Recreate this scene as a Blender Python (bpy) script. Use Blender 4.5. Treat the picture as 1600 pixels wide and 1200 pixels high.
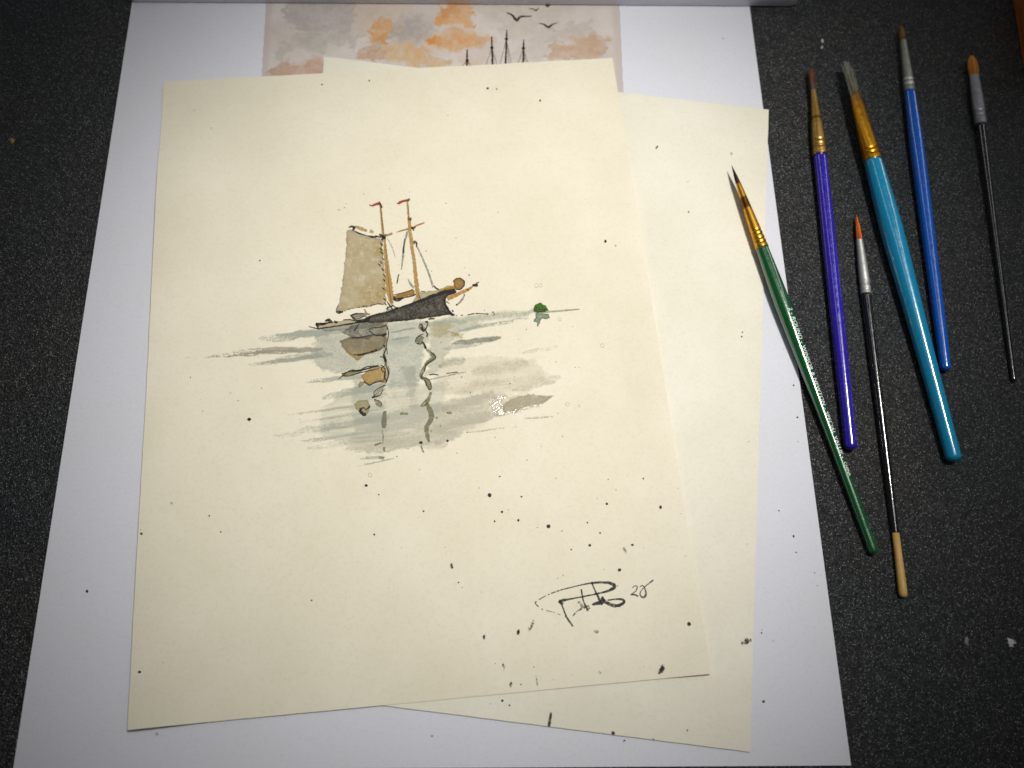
import bpy, bmesh, math
import numpy as np
from mathutils import Vector, Matrix

for o in list(bpy.data.objects):
    bpy.data.objects.remove(o)
scene = bpy.context.scene
COL = scene.collection
rng = np.random.default_rng(11)

# ------------------------------------------------------------------ camera
H = 0.29                       # lens height above the table, metres
F_PX, PITCH, ROLL = 1350.0, 0.3360, 0.0961
CAM = np.array([0, 0, H])
FW = np.array([0, math.sin(PITCH), -math.cos(PITCH)])
_r, = [np.array([1.0, 0, 0])]
_u = np.cross(_r, FW)
RT = math.cos(ROLL) * _r + math.sin(ROLL) * _u
UP = -math.sin(ROLL) * _r + math.cos(ROLL) * _u
cd = bpy.data.cameras.new('camera')
cam = bpy.data.objects.new('camera', cd)
COL.objects.link(cam)
cd.sensor_width = 36.0
cd.lens = 36.0 * F_PX / 1600.0
cd.clip_start = 0.01
cd.clip_end = 50
cam.matrix_world = Matrix(((RT[0], UP[0], -FW[0], 0), (RT[1], UP[1], -FW[1], 0), (RT[2], UP[2], -FW[2], H), (0, 0, 0, 1)))
cd.dof.use_dof = True
cd.dof.focus_distance = 0.300
cd.dof.aperture_fstop = 9.0
scene.camera = cam

# ------------------------------------------------------------------ world, lamps, exposure
w = bpy.data.worlds.new('World')
scene.world = w
w.use_nodes = True
w.node_tree.nodes['Background'].inputs[0].default_value = (0.86, 0.92, 1.0, 1)
w.node_tree.nodes['Background'].inputs[1].default_value = 0.042


def lamp(name, kind, loc, target, power, color, **kw):
    d = bpy.data.lights.new(name, kind)
    d.energy = power
    d.color = color
    for k, v in kw.items():
        setattr(d, k, v)
    o = bpy.data.objects.new(name, d)
    COL.objects.link(o)
    o.location = loc
    q = (Vector(target) - Vector(loc)).to_track_quat('-Z', 'Y')
    o.rotation_euler = q.to_euler()
    return o


# two long fluorescent tubes over the table, one each side of the sheets
for lx, lz, pw in ((-0.24, 0.66, 0.6), (0.40, 0.68, 0.72)):
    lamp('tube_lamp', 'AREA', (lx, 0.46, lz), (0.06, 0.16, 0), pw, (1.0, 0.99, 0.96),
         shape='RECTANGLE', size=0.035, size_y=1.9)
# added spot over the painting, its cone dims the corners like a vignette
lamp('falloff_spot', 'SPOT', (0.24, 0.31, 0.875), (0.002, 0.134, 0), 31.5, (1.0, 0.975, 0.92),
     spot_size=math.radians(25.6), spot_blend=0.85, shadow_soft_size=0.07)

scene.view_settings.view_transform = 'Standard'
scene.view_settings.look = 'None'
scene.view_settings.exposure = 0.05
scene.view_settings.gamma = 1.0


# ------------------------------------------------------------------ geometry helpers
def at(px, py, z=0.0):
    """Point of the table scene at height z seen at photograph pixel (px, py)."""
    px = np.asarray(px, float); py = np.asarray(py, float)
    d = FW + ((px - 800) / F_PX)[..., None] * RT + ((600 - py) / F_PX)[..., None] * UP
    t = (np.asarray(z) - H) / d[..., 2]
    return CAM + t[..., None] * d


def depth(P):
    return (np.asarray(P) - CAM) @ FW


def srgb(c, k=1.0):
    c = np.asarray(c, float) / 255.0
    return np.where(c <= 0.04045, c / 12.92, ((c + 0.055) / 1.055) ** 2.4) * k


_tab = np.random.default_rng(5).random((256, 256))


def vnoise(x, y, seed=0):
    x = x + seed * 37.17; y = y + seed * 91.7
    xi = np.floor(x).astype(int); yi = np.floor(y).astype(int)
    fx = x - xi; fy = y - yi
    fx = fx * fx * (3 - 2 * fx); fy = fy * fy * (3 - 2 * fy)
    g = lambda a, b: _tab[a & 255, b & 255]
    return (g(xi, yi) * (1 - fx) + g(xi + 1, yi) * fx) * (1 - fy) + (g(xi, yi + 1) * (1 - fx) + g(xi + 1, yi + 1) * fx) * fy


def fbm(x, y, seed=0, n=4):
    s = 0; a = 0.5; t = 0
    for i in range(n):
        s = s + a * vnoise(x * 2 ** i, y * 2 ** i, seed + i * 3); t += a; a *= 0.55
    return s / t


def sstep(a, b, x):
    t = np.clip((x - a) / (b - a), 0, 1)
    return t * t * (3 - 2 * t)


def poly_sd(X, Y, P):
    """Distance to the outline of polygon P, positive inside."""
    P = np.asarray(P, float)
    d = np.full(X.shape, 1e9); ins = np.zeros(X.shape, bool)
    for (ax, ay), (bx, by) in zip(P, np.roll(P, -1, 0)):
        ex, ey = bx - ax, by - ay
        t = np.clip(((X - ax) * ex + (Y - ay) * ey) / (ex * ex + ey * ey + 1e-9), 0, 1)
        d = np.minimum(d, np.hypot(X - ax - t * ex, Y - ay - t * ey))
        c = ((ay > Y) != (by > Y)) & (X < (bx - ax) * (Y - ay) / (by - ay + 1e-12) + ax)
        ins ^= c
    return np.where(ins, d, -d)


def spline(pts, step):
    """Catmull-Rom through rows of pts, resampled about every `step`."""
    P = np.asarray(pts, float)
    if len(P) == 2:
        n = max(2, int(np.hypot(*(P[1] - P[0])[:2]) / step))
        t = np.linspace(0, 1, n + 1)[:, None]
        return P[0] * (1 - t) + P[1] * t
    Q = np.vstack([2 * P[0] - P[1], P, 2 * P[-1] - P[-2]])
    out = []
    for i in range(1, len(Q) - 2):
        n = max(1, int(np.hypot(*(Q[i + 1] - Q[i])[:2]) / step))
        t = np.arange(n)[:, None] / n
        a, b, c, d = Q[i - 1:i + 3]
        out.append(0.5 * (2 * b + (c - a) * t + (2 * a - 5 * b + 4 * c - d) * t ** 2 + (3 * b - a - 3 * c + d) * t ** 3))
    out.append(P[-1:])
    return np.vstack(out)


def link_mesh(name, V, faces, mat, parent=None, smooth=False, cols=None):
    """One mesh object from world-space vertices; child coordinates are taken relative to the parent."""
    V = np.asarray(V, float)
    base = np.zeros(3)
    p = parent
    while p is not None:
        base = base + np.array(p.location); p = p.parent
    m = bpy.data.meshes.new(name)
    faces = np.asarray(faces) if not isinstance(faces, list) else faces
    if isinstance(faces, np.ndarray):
        nf, k = faces.shape
        m.vertices.add(len(V)); m.vertices.foreach_set('co', (V - base).ravel())
        m.loops.add(nf * k); m.loops.foreach_set('vertex_index', faces.ravel().astype(np.int32))
        m.polygons.add(nf); m.polygons.foreach_set('loop_start', np.arange(0, nf * k, k, dtype=np.int32))
        m.update(calc_edges=True)
    else:
        m.from_pydata((V - base).tolist(), [], faces)
    m.validate()
    m.polygons.foreach_set('use_smooth', np.full(len(m.polygons), smooth, dtype=bool))
    if cols is not None:
        a = m.attributes.new('pigment', 'FLOAT_COLOR', 'POINT')
        a.data.foreach_set('color', np.asarray(cols, np.float32).ravel())
    m.materials.append(mat)
    o = bpy.data.objects.new(name, m)
    COL.objects.link(o)
    if parent is not None:
        o.parent = parent
    return o


def thing(name, label, cat, loc=(0, 0, 0), group=None):
    o = bpy.data.objects.new(name, None)
    o.empty_display_size = 0.01
    COL.objects.link(o)
    o.location = loc
    o['label'] = label; o['category'] = cat
    if group:
        o['group'] = group
    return o


# ------------------------------------------------------------------ materials
def new_mat(name):
    m = bpy.data.materials.new(name); m.use_nodes = True
    nt = m.node_tree
    return m, nt, nt.nodes['Principled BSDF'], nt.nodes['Material Output']


def N(nt, t, **kw):
    n = nt.nodes.new(t)
    for k, v in kw.items():
        if k.startswith('i_'):
            n.inputs[k[2:].replace('_', ' ')].default_value = v
        else:
            setattr(n, k, v)
    return n


def coords(nt):
    return N(nt, 'ShaderNodeTexCoord').outputs['Object']


def ramp(nt, fac, stops):
    r = N(nt, 'ShaderNodeValToRGB')
    e = r.color_ramp.elements
    while len(e) < len(stops):
        e.new(0.5)
    for el, (p, c) in zip(e, stops):
        el.position = p
        el.color = (*c, 1) if len(c) == 3 else c
    nt.links.new(fac, r.inputs[0])
    return r.outputs[0]


def mat_paper(name, rgb, rough=0.85, grain=0.25, tint=0.05):
    m, nt, b, out = new_mat(name)
    co = coords(nt)
    n1 = N(nt, 'ShaderNodeTexNoise', i_Scale=28.0, i_Detail=5.0, i_Roughness=0.6)
    n2 = N(nt, 'ShaderNodeTexNoise', i_Scale=900.0, i_Detail=4.0, i_Roughness=0.65)
    n3 = N(nt, 'ShaderNodeTexVoronoi', i_Scale=160.0)
    for n in (n1, n2, n3):
        nt.links.new(co, n.inputs['Vector'])
    c = np.array(srgb(rgb))
    lo = c * np.array([1 - tint, 1 - tint * 1.1, 1 - tint * 1.9]); hi = np.minimum(c * (1 + tint * 0.6), 0.93)
    col = ramp(nt, n1.outputs['Fac'], [(0.3, lo), (0.7, hi)])
    fine = ramp(nt, n2.outputs['Fac'], [(0.28, (0.93, 0.93, 0.92)), (0.5, (1, 1, 1))])
    mix = N(nt, 'ShaderNodeMix', data_type='RGBA', blend_type='MULTIPLY')
    mix.inputs[0].default_value = 1.0
    nt.links.new(col, mix.inputs[6]); nt.links.new(fine, mix.inputs[7])
    # sparse pulp flecks in the stock
    fl = ramp(nt, n3.outputs['Distance'], [(0.0, (0.90, 0.885, 0.84)), (0.045, (1, 1, 1))])
    mix2 = N(nt, 'ShaderNodeMix', data_type='RGBA', blend_type='MULTIPLY')
    mix2.inputs[0].default_value = 0.6
    nt.links.new(mix.outputs[2], mix2.inputs[6]); nt.links.new(fl, mix2.inputs[7])
    nt.links.new(mix2.outputs[2], b.inputs['Base Color'])
    bump = N(nt, 'ShaderNodeBump', i_Strength=grain, i_Distance=0.00012)
    nt.links.new(n2.outputs['Fac'], bump.inputs['Height'])
    nt.links.new(bump.outputs[0], b.inputs['Normal'])
    b.inputs['Roughness'].default_value = rough
    b.inputs['Specular IOR Level'].default_value = 0.25
    return m


def mat_pigment(name, rough=0.8, grain=0.22, spec=0.2):
    m, nt, b, out = new_mat(name)
    a = N(nt, 'ShaderNodeAttribute', attribute_name='pigment')
    co = coords(nt)
    n = N(nt, 'ShaderNodeTexNoise', i_Scale=1500.0, i_Detail=3.0, i_Roughness=0.7)
    nt.links.new(co, n.inputs['Vector'])
    g = N(nt, 'ShaderNodeMapRange')
    g.inputs[1].default_value = 0.3; g.inputs[2].default_value = 0.7
    g.inputs[3].default_value = 1 - grain; g.inputs[4].default_value = 1 + grain
    nt.links.new(n.outputs['Fac'], g.inputs[0])
    mul = N(nt, 'ShaderNodeMath', operation='MULTIPLY', use_clamp=True)
    nt.links.new(a.outputs['Alpha'], mul.inputs[0]); nt.links.new(g.outputs[0], mul.inputs[1])
    nt.links.new(a.outputs['Color'], b.inputs['Base Color'])
    nt.links.new(mul.outputs[0], b.inputs['Alpha'])
    b.inputs['Roughness'].default_value = rough
    b.inputs['Specular IOR Level'].default_value = spec
    return m


def mat_vcol(name, rough, metallic=0.0, spec=0.5, coat=0.0, bump_scale=0, bump=0.0, var=0.0, dirt=None):
    """Colour from the mesh's own attribute (paint or metal colour along the piece), wear from noise."""
    m, nt, b, out = new_mat(name)
    a = N(nt, 'ShaderNodeAttribute', attribute_name='pigment')
    col = a.outputs['Color']
    co = coords(nt)
    if var:
        n = N(nt, 'ShaderNodeTexNoise', i_Scale=420.0, i_Detail=5.0, i_Roughness=0.65)
        nt.links.new(co, n.inputs['Vector'])
        f = ramp(nt, n.outputs['Fac'], [(0.35, (1 - var,) * 3), (0.6, (1, 1, 1))])
        mx = N(nt, 'ShaderNodeMix', data_type='RGBA', blend_type='MULTIPLY'); mx.inputs[0].default_value = 1
        nt.links.new(col, mx.inputs[6]); nt.links.new(f, mx.inputs[7]); col = mx.outputs[2]
        rr = N(nt, 'ShaderNodeMapRange')
        rr.inputs[1].default_value = 0.35; rr.inputs[2].default_value = 0.65
        rr.inputs[3].default_value = rough + 0.18; rr.inputs[4].default_value = rough
        nt.links.new(n.outputs['Fac'], rr.inputs[0]); nt.links.new(rr.outputs[0], b.inputs['Roughness'])
    else:
        b.inputs['Roughness'].default_value = rough
    if bump:
        nb = N(nt, 'ShaderNodeTexNoise', i_Scale=bump_scale, i_Detail=3.0)
        nt.links.new(co, nb.inputs['Vector'])
        bp = N(nt, 'ShaderNodeBump', i_Strength=bump, i_Distance=0.0002)
        nt.links.new(nb.outputs['Fac'], bp.inputs['Height']); nt.links.new(bp.outputs[0], b.inputs['Normal'])
        nt.links.new(bp.outputs[0], b.inputs['Coat Normal'])
    nt.links.new(col, b.inputs['Base Color'])
    b.inputs['Metallic'].default_value = metallic
    b.inputs['Specular IOR Level'].default_value = spec
    b.inputs['Coat Weight'].default_value = coat
    b.inputs['Coat Roughness'].default_value = 0.07
    b.inputs['Coat IOR'].default_value = 1.7
    return m


def mat_mat():
    """Black foam mat with a fine, glinting grain."""
    m, nt, b, out = new_mat('black_grainy_mat')
    co = coords(nt)
    v1 = N(nt, 'ShaderNodeTexVoronoi', i_Scale=1700.0)
    v2 = N(nt, 'ShaderNodeTexVoronoi', i_Scale=1900.0)
    n1 = N(nt, 'ShaderNodeTexNoise', i_Scale=1900.0, i_Detail=3.0, i_Roughness=0.7)
    n2 = N(nt, 'ShaderNodeTexNoise', i_Scale=17.0, i_Detail=4.0)
    for n in (v1, v2, n1, n2):
        nt.links.new(co, n.inputs['Vector'])
    sep = N(nt, 'ShaderNodeSeparateColor')
    nt.links.new(v1.outputs['Color'], sep.inputs[0])
    c0 = ramp(nt, sep.outputs[0], [(0.0, (0.007, 0.0076, 0.008)), (0.7, (0.020, 0.021, 0.023)), (1.0, (0.05, 0.052, 0.055))])
    # pale mineral specks: small discs in a few of the cells
    sep2 = N(nt, 'ShaderNodeSeparateColor')
    nt.links.new(v2.outputs['Color'], sep2.inputs[0])
    pick = ramp(nt, sep2.outputs[1], [(0.56, (0, 0, 0)), (0.98, (1, 1, 1))])
    disc = ramp(nt, v2.outputs['Distance'], [(0.22, (1, 1, 1)), (0.42, (0, 0, 0))])
    pm = N(nt, 'ShaderNodeMix', data_type='RGBA', blend_type='MULTIPLY'); pm.inputs[0].default_value = 1
    nt.links.new(pick, pm.inputs[6]); nt.links.new(disc, pm.inputs[7])
    sp_ = N(nt, 'ShaderNodeMix', data_type='RGBA')
    nt.links.new(pm.outputs[2], sp_.inputs[0]); nt.links.new(c0, sp_.inputs[6]); sp_.inputs[7].default_value = (0.32, 0.325, 0.33, 1)
    c1 = sp_.outputs[2]
    c2 = ramp(nt, n1.outputs['Fac'], [(0.3, (0.25, 0.25, 0.25)), (0.65, (1.5, 1.5, 1.5))])
    mx = N(nt, 'ShaderNodeMix', data_type='RGBA', blend_type='MULTIPLY'); mx.inputs[0].default_value = 1
    nt.links.new(c1, mx.inputs[6]); nt.links.new(c2, mx.inputs[7])
    c3 = ramp(nt, n2.outputs['Fac'], [(0.3, (0.8, 0.95, 1.0)), (0.7, (1.2, 1.08, 1.0))])
    mx2 = N(nt, 'ShaderNodeMix', data_type='RGBA', blend_type='MULTIPLY'); mx2.inputs[0].default_value = 1
    nt.links.new(mx.outputs[2], mx2.inputs[6]); nt.links.new(c3, mx2.inputs[7])
    nt.links.new(mx2.outputs[2], b.inputs['Base Color'])
    add = N(nt, 'ShaderNodeMath', operation='ADD')
    nt.links.new(v1.outputs['Distance'], add.inputs[0]); nt.links.new(n1.outputs['Fac'], add.inputs[1])
    bp = N(nt, 'ShaderNodeBump', i_Strength=0.9, i_Distance=0.00035)
    nt.links.new(add.outputs[0], bp.inputs['Height']); nt.links.new(bp.outputs[0], b.inputs['Normal'])
    b.inputs['Roughness'].default_value = 0.42
    b.inputs['Specular IOR Level'].default_value = 0.35
    return m


def mat_wood(name, dark, light, scale=60.0, rough=0.5):
    m, nt, b, out = new_mat(name)
    co = coords(nt)
    mp = N(nt, 'ShaderNodeMapping'); mp.inputs['Scale'].default_value = (9, 1, 9)
    nt.links.new(co, mp.inputs[0])
    n = N(nt, 'ShaderNodeTexNoise', i_Scale=scale, i_Detail=6.0, i_Roughness=0.6, i_Distortion=0.4)
    nt.links.new(mp.outputs[0], n.inputs['Vector'])
    nt.links.new(ramp(nt, n.outputs['Fac'], [(0.3, srgb(dark)), (0.7, srgb(light))]), b.inputs['Base Color'])
    b.inputs['Roughness'].default_value = rough
    return m


def mat_plain(name, rgb, rough, var=0.06, scale=40.0):
    m, nt, b, out = new_mat(name)
    n = N(nt, 'ShaderNodeTexNoise', i_Scale=scale, i_Detail=4.0)
    nt.links.new(coords(nt), n.inputs['Vector'])
    c = np.array(srgb(rgb))
    nt.links.new(ramp(nt, n.outputs['Fac'], [(0.3, c * (1 - var)), (0.7, c)]), b.inputs['Base Color'])
    b.inputs['Roughness'].default_value = rough
    return m


M_MAT = mat_mat()
M_CREAM = mat_paper('cream_watercolour_paper', (242, 235, 215))
M_CREAM2 = mat_paper('pale_cream_paper', (241, 236, 221))
M_WHITE = mat_paper('white_office_paper', (228, 229, 239), grain=0.06, tint=0.02)
M_PIG = mat_pigment('watercolour')
M_INK = mat_pigment('ink', rough=0.55, grain=0.12, spec=0.35)
M_PRINT = mat_pigment('print', rough=0.7, grain=0.0)
M_LACQ = mat_vcol('brush_lacquer', 0.14, spec=0.6, coat=1.0, bump_scale=900, bump=0.1, var=0.06)
M_METAL = mat_vcol('brush_ferrule', 0.3, metallic=1.0, bump_scale=700, bump=0.1, var=0.3)
M_DULL = mat_vcol('dull_ferrule', 0.45, metallic=0.75, bump_scale=700, bump=0.2, var=0.25)
M_HAIR = mat_vcol('brush_hair', 0.45, spec=0.4)
M_LETTER = mat_plain('silver_lettering', (226, 238, 228), 0.35)
M_EDGE_SHADE = mat_plain('shade_dark_paper_edge', (104, 92, 66), 0.9, var=0.4, scale=160.0)  # cut faces coloured dark to draw a thin shadow line round the sheets
M_TRAY = mat_plain('white_plastic', (238, 237, 246), 0.35)

# ------------------------------------------------------------------ the mat (setting)
MX0, MX1, MY0, MY1 = -0.6, 0.6, -0.5, 0.8
surf = link_mesh('table_mat', [(MX0, MY0, 0), (MX1, MY0, 0), (MX1, MY1, 0), (MX0, MY1, 0),
                               (MX0, MY0, -0.004), (MX1, MY0, -0.004), (MX1, MY1, -0.004), (MX0, MY1, -0.004)],
                 [(0, 1, 2, 3), (7, 6, 5, 4), (0, 4, 5, 1), (1, 5, 6, 2), (2, 6, 7, 3), (3, 7, 4, 0)], M_MAT)
surf['kind'] = 'structure'


# ------------------------------------------------------------------ sheets of paper
class Sheet:
    """A sheet from its four corners (top-left, top-right, bottom-right, bottom-left) with a gentle warp."""

    def __init__(self, name, label, corners, z0, thick, mat, lift, jit, nu=90, nv=120, seed=1, group=None, edge=True):
        self.zt = z0 + thick
        C = np.array([c if len(c) == 3 else at(c[0], c[1], self.zt) for c in corners])
        self.C = C; self.lift = lift
        self.eu = C[1] - C[0]; self.ev = C[3] - C[0]
        self.root = thing(name, label, 'paper', (*C.mean(0)[:2], z0), group)
        u = np.linspace(0, 1, nu + 1); v = np.linspace(0, 1, nv + 1)
        U, Vv = np.meshgrid(u, v)
        P = ((1 - U) * (1 - Vv))[..., None] * C[0] + (U * (1 - Vv))[..., None] * C[1] + (U * Vv)[..., None] * C[2] + ((1 - U) * Vv)[..., None] * C[3]
        # slightly rough cut edges
        r = np.random.default_rng(seed)
        def rough(n):
            return (np.convolve(r.normal(size=n + 6), np.ones(3) / 3, 'same')[3:-3]) * jit
        P[0, :, 1] += rough(nu + 1); P[-1, :, 1] += rough(nu + 1) * 0.4
        P[:, 0, 0] += rough(nv + 1) * 0.5; P[:, -1, 0] += rough(nv + 1) * 0.5
        P[..., 2] = self.z(P[..., 0], P[..., 1])
        top = P.reshape(-1, 3); bot = top.copy(); bot[:, 2] -= thick
        n = len(top); w_ = nu + 1
        idx = np.arange(n).reshape(nv + 1, nu + 1)
        q = np.stack([idx[1:, :-1], idx[1:, 1:], idx[:-1, 1:], idx[:-1, :-1]], -1).reshape(-1, 4)
        loop = np.concatenate([idx[0, :-1], idx[:-1, -1], idx[-1, :0:-1], idx[:0:-1, 0]])
        nx = np.roll(loop, -1)
        side = np.stack([loop, nx, nx + n, loop + n], -1)
        self.sheet = link_mesh('sheet', np.vstack([top, bot]), np.vstack([q, q[:, ::-1] + n, side]), mat, self.root)
        self.sheet.data.materials.append(M_EDGE_SHADE)
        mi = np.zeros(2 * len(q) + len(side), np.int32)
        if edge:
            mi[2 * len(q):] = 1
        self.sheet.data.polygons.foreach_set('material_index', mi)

    def uv(self, x, y):
        d0 = x - self.C[0][0]; d1 = y - self.C[0][1]
        u = (d0 * self.eu[0] + d1 * self.eu[1]) / (self.eu[:2] @ self.eu[:2])
        v = (d0 * self.ev[0] + d1 * self.ev[1]) / (self.ev[:2] @ self.ev[:2])
        return u, v

    def z(self, x, y):
        u, v = self.uv(x, y)
        return self.zt + self.lift(u, v)

    def on(self, px, py, off=0.00003):
        """Points on the sheet's upper face under photograph pixels."""
        P = at(px, py, self.zt)
        for _ in range(2):
            P = at(px, py, self.z(P[..., 0], P[..., 1]) + off)
        return P

    # ---- pigment laid on the sheet
    def wash(self, name, box, step, fn, off=0.00003, mat=None, parent=None, cut=0.03):
        x0, y0, x1, y1 = box
        X, Y = np.meshgrid(np.arange(x0, x1 + step, step), np.arange(y0, y1 + step, step))
        rgb, a = fn(X, Y)
        rgb = np.broadcast_to(np.asarray(rgb, float), X.shape + (3,))
        idx = np.arange(X.size).reshape(X.shape)
        am = np.maximum(np.maximum(a[1:, :-1], a[1:, 1:]), np.maximum(a[:-1, 1:], a[:-1, :-1]))
        q = np.stack([idx[1:, :-1], idx[1:, 1:], idx[:-1, 1:], idx[:-1, :-1]], -1)[am > cut]
        used, inv = np.unique(q.ravel(), return_inverse=True)
        P = self.on(X.ravel()[used], Y.ravel()[used], off)
        C = np.c_[srgb(rgb.reshape(-1, 3)[used], 0.94), np.clip(a.ravel()[used], 0, 1)]
        return link_mesh(name, P, inv.reshape(-1, 4), mat or M_PIG, parent or self.root, cols=C)

    def fill(self, name, poly, rgb, alpha=0.85, edge=0.35, soft=0.8, gran=0.25, wob=1.0, rgb2=None, rgb2fn=None, seed=0, step=0.5, off=0.00004, parent=None, mat=None):
        P = np.asarray(poly, float)
        box = (P[:, 0].min() - 2, P[:, 1].min() - 2, P[:, 0].max() + 2, P[:, 1].max() + 2)

        def fn(X, Y):
            Xw = X + (fbm(X / 5, Y / 5, seed) - 0.5) * 3.2 * wob
            Yw = Y + (fbm(X / 5, Y / 5, seed + 50) - 0.5) * 3.2 * wob
            sd = poly_sd(Xw, Yw, P)
            a = sstep(-soft, soft, sd) * alpha
            a = a * (1 - edge * 0.5 + edge * np.exp(-np.maximum(sd, 0) / 1.6))
            a = a * (1 + gran * (fbm(X / 9, Y / 9, seed + 9) - 0.5) * 2) * (1 + gran * (fbm(X / 1.6, Y / 1.6, seed + 4, 2) - 0.5))
            col = np.broadcast_to(np.asarray(rgb, float), X.shape + (3,)).copy()
            if rgb2 is not None:
                k = rgb2fn(X, Y)[..., None]
                k = np.clip(k + (fbm(X / 8, Y / 8, seed + 21)[..., None] - 0.5) * 0.9, 0, 1)
                col = col * (1 - k) + np.asarray(rgb2, float) * k
            dark = np.exp(-np.maximum(sd, 0) / 1.3)[..., None] * edge * 0.5
            return col * (1 - dark), a
        return self.wash(name, box, step, fn, off, mat, parent)

    def strokes(self, name, lines, rgb=(12, 11, 13), alpha=1.0, off=0.00006, wob=0.5, dry=0.15, mat=None, parent=None, seed=0, tr=None, fat=1.0):
        """Pen or brush strokes as ribbons; a line is rows of (x, y, width)."""
        V = []; Fc = []; Cc = []
        r = np.random.default_rng(seed + 100)
        for li, L in enumerate(lines):
            opt = {}
            if isinstance(L, tuple) and isinstance(L[1], dict):
                L, opt = L
            L = np.array(L, float)
            if tr:
                L = np.c_[tr[0] + L[:, 0] / tr[2], tr[1] + L[:, 1] / tr[2], L[:, 2] / tr[2]]
            L[:, 2] *= fat
            S = spline(L, 0.6)
            n = len(S)
            if n < 2:
                continue
            T = np.gradient(S[:, :2], axis=0); T /= np.linalg.norm(T, axis=1)[:, None] + 1e-9
            Nn = np.c_[-T[:, 1], T[:, 0]]
            s = np.arange(n) * 0.6
            sh = (fbm(s / 4, s * 0 + li, seed) - 0.5) * 2 * wob
            wl = S[:, 2] * (.5 if mat else .68) * (0.75 + 0.6 * fbm(s / 2.2, s * 0 + li * 7, seed + 1, 2))
            wr = S[:, 2] * (.5 if mat else .68) * (0.75 + 0.6 * fbm(s / 2.2, s * 0 + li * 7 + 3, seed + 2, 2))
            c = S[:, :2] + Nn * sh[:, None]
            A = c + Nn * wl[:, None]; B = c - Nn * wr[:, None]
            al = opt.get('a', alpha); dr = opt.get('dry', dry)
            k = np.clip(al * (1 - dr * 2.2 * np.maximum(fbm(s / 3, s * 0 + li * 5, seed + 8, 3) - 0.38, 0) / 0.3), 0, 1)
            k[0] *= 0.5; k[-1] *= 0.5
            P = self.on(np.r_[A[:, 0], c[:, 0], B[:, 0]], np.r_[A[:, 1], c[:, 1], B[:, 1]], off)
            b0 = len(V) and sum(len(v) for v in V) or 0
            V.append(P)
            i = np.arange(n - 1) + b0
            Fc.append(np.stack([i + n, i + n + 1, i + 1, i], -1)); Fc.append(np.stack([i + 2 * n, i + 2 * n + 1, i + n + 1, i + n], -1))
            col = srgb(opt.get('rgb', rgb))
            Cc.append(np.c_[np.tile(col, (3 * n, 1)), np.r_[k * 0.85, k, k * 0.85]])
        return link_mesh(name, np.vstack(V), np.vstack(Fc), mat or M_INK, parent or self.root, cols=np.vstack(Cc))

    def spots(self, name, pts, rgb=(12, 12, 14), alpha=1.0, off=0.00007, seed=0, parent=None):
        """Small round splashes of ink; (x, y, radius[, alpha])."""
        V = []; Fc = []; Cc = []
        r = np.random.default_rng(seed)
        b0 = 0
        for p in pts:
            x, y, rad = p[:3]; rad = rad * (.68 if rad < 1.4 else .82 if rad < 2 else .95); a = p[3] if len(p) > 3 else alpha
            n = 12
            th = np.arange(n) * 2 * math.pi / n
            rr = rad * (0.9 + 0.06 * r.normal(size=n)); asp = 1 + 0.15 * r.normal()
            X = np.r_[x, x + rr * np.cos(th), x + rr * 1.25 * np.cos(th)]; Y = np.r_[y, y + rr * asp * np.sin(th), y + rr * 1.25 * asp * np.sin(th)]
            V.append(self.on(X, Y, off))
            j = np.arange(n); jn = (j + 1) % n
            Fc += [(b0, b0 + 1 + b_, b0 + 1 + a_) for a_, b_ in zip(j, jn)]
            Fc += [(b0 + 1 + a_, b0 + 1 + b_, b0 + 1 + n + b_, b0 + 1 + n + a_) for a_, b_ in zip(j, jn)]
            Cc.append(np.c_[np.tile(srgb(rgb), (2 * n + 1, 1)), np.r_[np.full(n + 1, a), np.zeros(n)]])
            b0 += 2 * n + 1
        return link_mesh(name, np.vstack(V), [tuple(int(i) for i in f) for f in Fc], M_INK, parent or self.root, cols=np.vstack(Cc))

    def smear(self, name, x, y, lx, ly, ang, rgb=(16, 14, 13), alpha=0.9, seed=0, dens=0.5):
        """A dragged blot with a broken, dry edge."""
        c, s = math.cos(ang), math.sin(ang)
        R = max(lx, ly) * 1.3

        def fn(X, Y):
            U = ((X - x) * c + (Y - y) * s) / lx; W = (-(X - x) * s + (Y - y) * c) / ly
            d = np.hypot(U, W) + (fbm(X / 3, Y / 3, seed) - 0.5) * 1.1
            g = fbm(X / 1.4, Y / 1.4, seed + 5, 2)
            return rgb, min(1.0, alpha * 1.15) * sstep(1.05, 0.6, d) * sstep(dens + 0.12, dens - 0.1, g * (0.6 + 0.4 * np.clip(d, 0, 1.4)))
        return self.wash(name, (x - R, y - R, x + R, y + R), 0.5, fn, off=0.00006, mat=M_INK)


def flat(u, v):
    return 0 * u


def lift_front(u, v):
    left = sstep(0.16, -0.01, u) * sstep(0.05, 0.2, v) * (0.0017 + 0.0004 * np.sin(v * 9))
    cockle = 0.00016 * np.sin(u * 17 + 2 * np.sin(v * 6)) * np.sin(v * 15 + u * 4) * np.exp(-(((u - .45) / .4) ** 2 + ((v - .45) / .35) ** 2))
    right = 0.0010 * sstep(0.90, 1.0, u) * sstep(0.1, 0.3, v)
    return left + right + cockle + 0.00025 * sstep(0.86, 1.0, v) * sstep(0.3, 1, u) + 0.0002 * sstep(0.1, 0.0, v)


def lift_second(u, v):
    return 0.0003 * sstep(0.9, 1.0, u) * sstep(0.2, 0.05, v) + 0.00025 * sstep(0.92, 1.0, v)


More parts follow.
